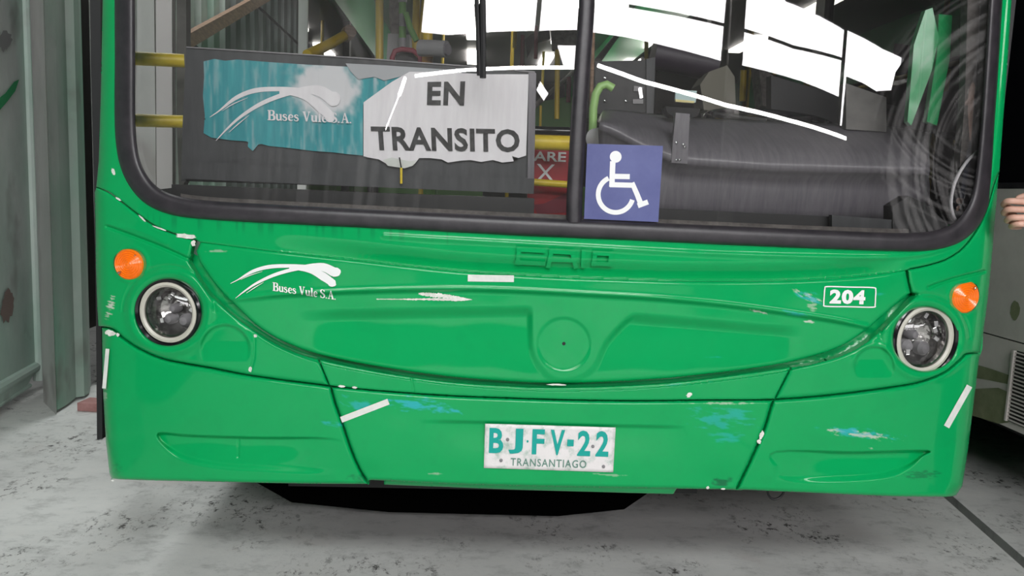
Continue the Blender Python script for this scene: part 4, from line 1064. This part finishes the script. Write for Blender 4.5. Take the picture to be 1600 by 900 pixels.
# passenger seats farther back
for k, (x, y) in enumerate([(-.85, 5.0), (-.35, 5.0), (.85, 5.0), (.85, 6.1), (-.85, 6.1), (-.35, 6.1), (-.85, 7.2), (.85, 7.2)]):
    s_ = MB().box((x, y, .95), (.42, .05, .62), Matrix.Rotation(-.12, 3, 'X'), .02).build('passenger_seat', M['seatgreen'], bus)
    MB().box((x, y-.25, .72), (.42, .42, .07), None, .02).build('seat_cushion', M['dark'], s_)
for x, y in ((-.6, 3.6), (.6, 4.2), (.1, 5.6), (-.6, 6.8), (.6, 8)):
    MB().tube([(x, y, .4), (x, y, 2.93)], .018, 10).build('pole', M['yellowdull'], bus, True)
MB().tube([(-.6, 3.2, 2.2), (-.6, 10, 2.2)], .018, 8).build('ceiling_rail', M['yellowdull'], bus)

# ================================================================ SIGNS, STICKER, TAPE
sb = empty('window_sign', at(570, 255, YD-.008), 'worn teal and white EN TRANSITO route sign behind the windscreen', 'sign')
def densepoly(name, poly, Y, m, parent, attrfn=None, step=2.6):
    poly = np.array(poly, float); x0, y0 = poly.min(0)-step; x1, y1 = poly.max(0)+step
    gx, gy = np.meshgrid(np.arange(x0, x1+step, step), np.arange(y0, y1+step, step)); H, Wd = gx.shape
    ins = inside(gx, gy, poly); cell = ins[:-1, :-1] | ins[1:, :-1] | ins[:-1, 1:] | ins[1:, 1:]
    d, nx, ny = pl_dist(gx, gy, poly, True); px = np.where(ins, gx, nx); py = np.where(ins, gy, ny)
    idx = np.arange(H*Wd).reshape(H, Wd); jj, ii = np.nonzero(cell)
    Fq = np.stack([idx[jj, ii], idx[jj+1, ii], idx[jj+1, ii+1], idx[jj, ii+1]], 1)
    u, inv = np.unique(Fq, return_inverse=True); px = px.ravel()[u]; py = py.ravel()[u]
    o = mesh_np(name, P(px, py, Y), inv.reshape(Fq.shape), m, parent)
    if attrfn:
        at_ = o.data.attributes.new('fade', 'FLOAT', 'POINT'); v = attrfn(px, py)
        if len(o.data.vertices) == len(v): at_.data.foreach_set('value', v.astype(np.float32))
    return o
def teal_paper():
    m = mat('teal_faded_paper', (.02, .25, .28), .6); N = NT(m)
    a = N.new('ShaderNodeAttribute', attribute_name='fade')
    base = N.ramp(N.noise(7, 6, .6, (8, 1, 1)), [(.35, (.008, .27, .31)), (.7, (.04, .38, .42))])
    c = N.mix(a.outputs['Fac'], base, (.74, .72, .74)); N.link(c, N.b.inputs['Base Color']); return m
def fade(px, py):
    n = fbm(px/11., py/16., 12, 5); n2 = fbm(px/5., py/40., 14)
    f = sm(gau(np.hypot((px-508)/1.15, (py-140)), 50)*1.5+n*.7-.55, .20, .72)*.95
    f = np.maximum(f, sm(gau(np.hypot((px-520)/1.2, py-108), 26)+n*.6-.45, .3, .6)*.8)
    f = np.maximum(f, .25*sm(n2, .45, .75)); f = np.maximum(f, .5*sm(n2, .5, .6)*gau(px-590, 26)*gau(py-120, 30))
    return np.clip(f, 0, 1)
tl = [(318, 96), (335, 92), (352, 95), (370, 93), (420, 97), (480, 101), (540, 104), (600, 108), (645, 112), (632, 116), (567, 162), (567, 243), (545, 241), (520, 238), (490, 236), (450, 231), (420, 228), (405, 224), (395, 236), (387, 229), (388, 221), (360, 219), (330, 215), (318, 208), (320, 180), (317, 150), (319, 120)]
densepoly('teal_poster', tl, YD-.006, teal_paper(), sb, fade)
wp = [(640, 112), (700, 113), (760, 116), (826, 116), (824, 180), (822, 243), (810, 247), (800, 244), (803, 252), (785, 254), (770, 250), (752, 253), (735, 250), (720, 251), (700, 254), (690, 249), (672, 247), (655, 247), (648, 256), (638, 261), (620, 258), (604, 256), (592, 249), (575, 246), (568, 244), (568, 160), (612, 128)]
decal('white_paper', [wp], sb, M['paper'], .010, YD)
decal('paper_residue', [[(540, 99), (600, 102), (660, 106), (720, 110), (722, 115), (650, 113), (632, 118), (600, 126), (585, 120), (560, 124), (548, 112)]], sb, mat('paper_residue', (.45, .46, .48), .8), .009, YD)
decal('taped_corner', [[(598, 250), (612, 246), (640, 252), (652, 250), (645, 259), (632, 263), (606, 259)]], sb, M['tape'], .012, YD)
TL = lambda x, y: (328+(x-360)*(560-328)/(536-360)*.98, 185+(y-443)*1.62+(x-360)*.05)
logo(sb, lambda x, y: (328+(x-360)*1.18, 183+(y-443)*1.6), 1.25, M['paper'], .0075, YD, 'poster_mark')
decal('poster_name', serif_polys('Buses Vule S.A.', 418, 172, 15.5, 133, 2.2), sb, M['paper'], .0085, YD)
text_mesh('EN', [(668, 128), (727, 127), (725, 165), (667, 164)], 'sign_lettering', sb, M['ink'], bold=.035, off=.0125, Y=YD, spacing=1.1)
text_mesh('TRANSITO', [(579, 197), (812, 202), (812, 238), (582, 235)], 'sign_lettering', sb, M['ink'], bold=.03, off=.0125, Y=YD, spacing=1.04)
bar('pencil_tab', [(627, 262, YD-.04), (627, 287, YD-.04)], 2.0, M['yellow'], sb, 8)
bar('wire_tie', [(624, 246, YD-.04), (627, 262, YD-.04)], 1.2, M['black'], sb, 6)

ac = empty('accessibility_sticker', wc(970, 340), 'square blue sticker with white wheelchair symbol on the windscreen', 'sticker')
sq = [(917.5, 224.5), (1036, 228), (1028.5, 347), (912.5, 342)]
relief = relief_const(0.)
bm = bmesh.new()
N_ = 8
vv = [[bm.verts.new((*quadpt(sq, i/N_, j/N_), 0)) for i in range(N_+1)] for j in range(N_+1)]
for j in range(N_):
    for i in range(N_): bm.faces.new((vv[j][i], vv[j][i+1], vv[j+1][i+1], vv[j+1][i]))
_place('sticker_sheet', bm, ac, M['blue'], .0015, None, 0)
W_ = []
W_.append(ellipse(962, 245, 9.2, 9.2))
W_ += stroke([(957.5, 252), (956, 292)], 8.5)
W_ += stroke([(956, 275.5), (984, 276)], 8.2)
W_ += stroke([(953, 288.5), (990, 289.5)], 8)
W_ += stroke([(987.5, 285.5), (996, 305), (1002, 320.5)], [7.5, 8, 8.5])
W_ += stroke([(996.5, 321.5), (1012.5, 315.5)], 8)
arc = [(962+29.0*math.cos(t)*.94, 304+30*math.sin(t)*.93) for t in np.linspace(math.radians(17), math.radians(246), 40)]
W_ += stroke(arc, 7.5)
decal('wheelchair_symbol', W_, ac, M['inkw'], .0025)
relief = REL0

def tape(name, a, b, wpx, label, cat='tape'):
    a = np.array(a, float); b = np.array(b, float); t = (b-a)/np.linalg.norm(b-a); n = np.array([-t[1], t[0]])*wpx/2
    bm = bmesh.new(); K = 14; rows = []
    for k in range(K+1):
        p = a+(b-a)*k/K; rows.append((bm.verts.new((*(p+n), 0)), bm.verts.new((*(p-n), 0))))
    for r1, r2 in zip(rows, rows[1:]): bm.faces.new((r1[0], r2[0], r2[1], r1[1]))
    o = _place(name, bm, None, M['tape'], .0022, None, 0)
    return tag(o, label, cat)
tape('tape_strip', (731, 434.5), (803, 435.5), 10.5, 'pale masking tape strip on the bus front hatch below the raised letters')
tape('tape_strip', (533, 656), (607, 627.5), 9.5, 'slanting masking tape strip on the bumper left of the licence plate')
tape('tape_strip', (1479, 667), (1515, 603), 9.5, 'slanting masking tape strip on the bumper corner below the headlight near the white bus')
tape('tape_strip', (162.5, 607), (168, 545), 6, 'upright masking tape strip on the bumper edge beside the corrugated wall')

# ================================================================ NEIGHBOUR BUS
nb = empty('parked_bus', (3.15, 6, 0), 'pale primer coated bus parked at the right with dark windows', 'bus')
XN = 1.95; YN = .42
zt = lambda px, py: float(PX(np.array(float(px)), np.array(float(py)), XN)[2])
zw = zt(1580, 295); zs = zt(1570, 529); zb = .33
def nbx(n, x0, x1, y0, y1, z0, z1, m, par=nb, bev=0): return bx(n, x0, x1, y0, y1, z0, z1, m, par, bev)
nbx('side_panel', XN, XN+.05, YN, 11, zs+.003, zw, M['nbody']); nbx('skirt_panel', XN, XN+.05, YN, 11, zb, zs-.003, M['nbody'])
nbx('panel_seam', XN+.01, XN+.06, YN, 11, zs-.01, zs+.01, M['black'])
nbx('side_window', XN+.012, XN+.02, YN+.05, 10.9, zw, 2.5, M['blackgloss'])
nbx('window_rubber', XN+.0, XN+.03, YN+.05, 10.9, zw-.0, zw+.025, M['rubber'])
nbx('upper_panel', XN, XN+.05, YN, 11, 2.5, 3.05, M['nbody']); nbx('roof', XN, XN+2.4, YN, 11, 3.0, 3.06, M['nbody'])
nbx('front_panel', XN, XN+2.4, YN-.03, YN, .33, 1.1, M['nbody'], nb); nbx('windscreen', XN+.05, XN+2.35, YN-.02, YN, 1.1, 2.6, M['blackgloss'])
nbx('far_side', XN+2.35, XN+2.4, YN, 11, .33, 3.05, M['nbody']); nbx('bus_floor', XN+.05, XN+2.35, YN, 11, .30, .36, M['black'])
for yy in (2.8, 8.6):
    MB().lathe([(.001, .0), (.26, .0), (.44, .02), (.48, .06), (.48, .24), (.44, .28), (.001, .28)], (XN+.03, yy, .48), (1, 0, 0), 40).build('wheel', M['tyre'], nb, True)
# olive filler patches
def onside(pts, dx): return [V3(PX(np.array(float(a)), np.array(float(b)), XN-dx)) for a, b in pts]
def npatch(pts, m, name='filler_patch', dx=.0015):
    mb = MB(); mb.bm.faces.new([mb.bm.verts.new(p) for p in onside(pts, dx)]); return mb.build(name, m, nb)
npatch(ragged(1586, 485, 8, 17, 8, 4, 20, .2), M['olive']); npatch([(1520, 568), (1550, 577), (1576, 586), (1574, 600), (1545, 594), (1520, 590)], M['olive'])
npatch([(1515, 608), (1560, 606), (1574, 612), (1576, 660), (1560, 662), (1515, 648)], M['olive'])
# vent grille: frame and slats
v0 = PX(np.array(1590.), np.array(548.), XN); v1 = PX(np.array(1575.), np.array(656.), XN)
gy1 = float(PX(np.array(1588.), np.array(550.), XN)[1]); ztop = float(v0[2]); zbot = zt(1577, 660)+.005
gy0 = YN+.04
gr = nbx('vent_grille', XN-.002, XN+.02, gy0, gy1, zbot, ztop, M['black'])
ns = 19
for k in range(ns):
    z = zbot+(ztop-zbot)*(k+.5)/ns
    MB().box((XN-.003, (gy0+gy1)/2, z), (.012, gy1-gy0, (ztop-zbot)/ns*.30), Matrix.Rotation(0, 3, 'Y')).build('slat', M['nbody'], gr)
for yy in (gy0, (gy0+gy1)/2, gy1): MB().box((XN-.008, yy, (zbot+ztop)/2), (.014, .010, ztop-zbot)).build('grille_bar', M['nbody'], gr)

# ================================================================ PERSON AT THE RIGHT EDGE
def skin(name, nodes, edges, m, parent=None, sub=2, root=0):
    me = bpy.data.meshes.new(name); me.from_pydata([n[0] for n in nodes], edges, []); o = link(name, me, m, parent)
    sk = o.modifiers.new('skin', 'SKIN'); sk.use_smooth_shade = True
    for i, n in enumerate(nodes):
        r = n[1]; r = (r, r) if not hasattr(r, '__len__') else r
        me.skin_vertices[0].data[i].radius = r; me.skin_vertices[0].data[i].use_root = (i == root)
    su = o.modifiers.new('smooth', 'SUBSURF'); su.levels = sub; su.render_levels = sub
    return o
YH = .05
K1 = V3(P(np.array(1590.), np.array(330.), YH))      # middle of the fist
s_ = (YH+2.03)/F
def hp(px, py, dy=0): return tuple(V3(P(np.array(float(px)), np.array(float(py)), YH+dy)))
pe = empty('person', (1.98, -.18, 0), 'person at the right edge, only a closed hand showing beside the bus', 'person')
# fingers: knuckle outside the frame, first joint at left, tip folded behind
# body outside the frame
PXc, PYc = 1.98, -.18
wrist = (hp(1652, 338)[0], YH-.01, hp(1652, 338)[2]); elbow = (PXc+.10, -.08, 1.08); shoulder = (PXc-.02, -.17, 1.42)
body = skin('body', [((PXc, PYc, .95), .08), ((PXc, PYc, 1.2), .10), ((PXc, PYc, 1.40), .11), ((PXc, PYc, 1.47), .075), ((PXc, PYc-.01, 1.53), .075), ((PXc, PYc-.02, 1.61), .105), ((PXc, PYc-.01, 1.71), .11),
   (shoulder, .055), (elbow, .042), (((elbow[0]+wrist[0])/2, (elbow[1]+wrist[1])/2, (elbow[2]+wrist[2])/2), .040), (wrist, (.027, .030)), (hp(1628, 335), (.034, .022)), (hp(1612, 333), (.036, .018)),
   ((PXc+.16, PYc-.02, 1.40), .055), ((PXc+.2, PYc, 1.12), .042), ((PXc+.2, PYc-.06, .88), .028), ((PXc+.2, PYc-.08, .80), (.03, .02)),
   ((PXc-.09, PYc, .80), .06), ((PXc-.1, PYc, .50), .058), ((PXc-.1, PYc+.02, .10), .042), ((PXc-.1, PYc-.13, .04), .035),
   ((PXc+.09, PYc, .80), .06), ((PXc+.1, PYc, .50), .058), ((PXc+.1, PYc+.02, .10), .042), ((PXc+.1, PYc-.13, .04), .035)],
   [(0, 1), (1, 2), (2, 3), (3, 4), (4, 5), (5, 6), (2, 7), (7, 8), (8, 9), (9, 10), (10, 11), (11, 12), (2, 13), (13, 14), (14, 15), (15, 16), (0, 17), (17, 18), (18, 19), (19, 20), (0, 21), (21, 22), (22, 23), (23, 24)], M['skin'], pe)
fg = [  # (knuckle px,py),(PIP),(DIP),(tip)
    ('index', (1612, 316), (1573, 314), (1567, 320), (1586, 325)),
    ('middle', (1612, 328), (1574, 327), (1567, 333), (1588, 336)),
    ('ring', (1612, 340), (1579, 340), (1572, 345), (1592, 347)),
    ('little', (1612, 350), (1586, 350), (1579, 354), (1596, 355))]
for nm, a, b, c, d in fg:
    skin('finger', [(hp(a[0]+14, a[1], .0), .0095), (hp(a[0], a[1], -.012), .0095), (hp(b[0]+8, b[1], -.016), .0092), (hp(*b, -.006), .0092), (hp(*c, .016), .0085), (hp(d[0]-6, d[1], .030), .0078), (hp(*d, .034), .006)], [(i, i+1) for i in range(6)], M['skin'], body)
skin('thumb', [(hp(1640, 322, -.01), .013), (hp(1622, 308, .01), .0125), (hp(1606, 305, .026), .0105), (hp(1592, 309, .034), .009), (hp(1586, 311, .034), .006)], [(i, i+1) for i in range(4)], M['skin'], body)
jk = skin('jacket', [((PXc, PYc, .80), (.16, .15)), ((PXc, PYc, 1.10), (.165, .145)), ((PXc, PYc, 1.36), (.17, .14)), ((PXc, PYc, 1.475), .085), (shoulder, .075), (elbow, .058), (((elbow[0]*.45+wrist[0]*.55), (elbow[1]*.45+wrist[1]*.55), (elbow[2]*.45+wrist[2]*.55)), .05),
   ((PXc+.17, PYc-.02, 1.40), .075), ((PXc+.2, PYc, 1.12), .06), ((PXc+.2, PYc-.055, .90), .045)], [(0, 1), (1, 2), (2, 3), (2, 4), (4, 5), (5, 6), (2, 7), (7, 8), (8, 9)], M['jacket'], pe)
skin('trousers', [((PXc, PYc, .95), (.17, .15)), ((PXc-.09, PYc, .85), .095), ((PXc-.1, PYc, .50), .072), ((PXc-.1, PYc+.02, .10), .06), ((PXc+.09, PYc, .85), .095), ((PXc+.1, PYc, .50), .072), ((PXc+.1, PYc+.02, .10), .06)], [(0, 1), (1, 2), (2, 3), (0, 4), (4, 5), (5, 6)], M['dark'], pe)
MB().lathe([(0, .11), (.06, .10), (.098, .05), (.105, 0), (.095, -.05), (.08, -.07)], (PXc, PYc+.022, 1.69), (0, .55, 1), 24).build('hair', M['hair'], pe, True)
MB().lathe([(0, .03), (.008, .02), (.014, 0)], (PXc, PYc-.118, 1.625), (0, -1, -.3), 10).build('nose', M['skin'], body, True)
for sx in (-1, 1):
    MB().lathe([(0, .011), (.007, .008), (.011, 0)], (PXc+sx*.032, PYc-.106, 1.658), (0, -1, 0), 12).build('eye', M['inkw'], body, True)
    MB().box((PXc+sx*.1, PYc-.06, .045), (.09, .26, .09), None, .03).build('shoe', M['black'], pe, True)
MB().tube([(PXc-.025, PYc-.102, 1.585), (PXc, PYc-.108, 1.583), (PXc+.025, PYc-.102, 1.585)], .005, 6).build('mouth', M['redseat'], body)
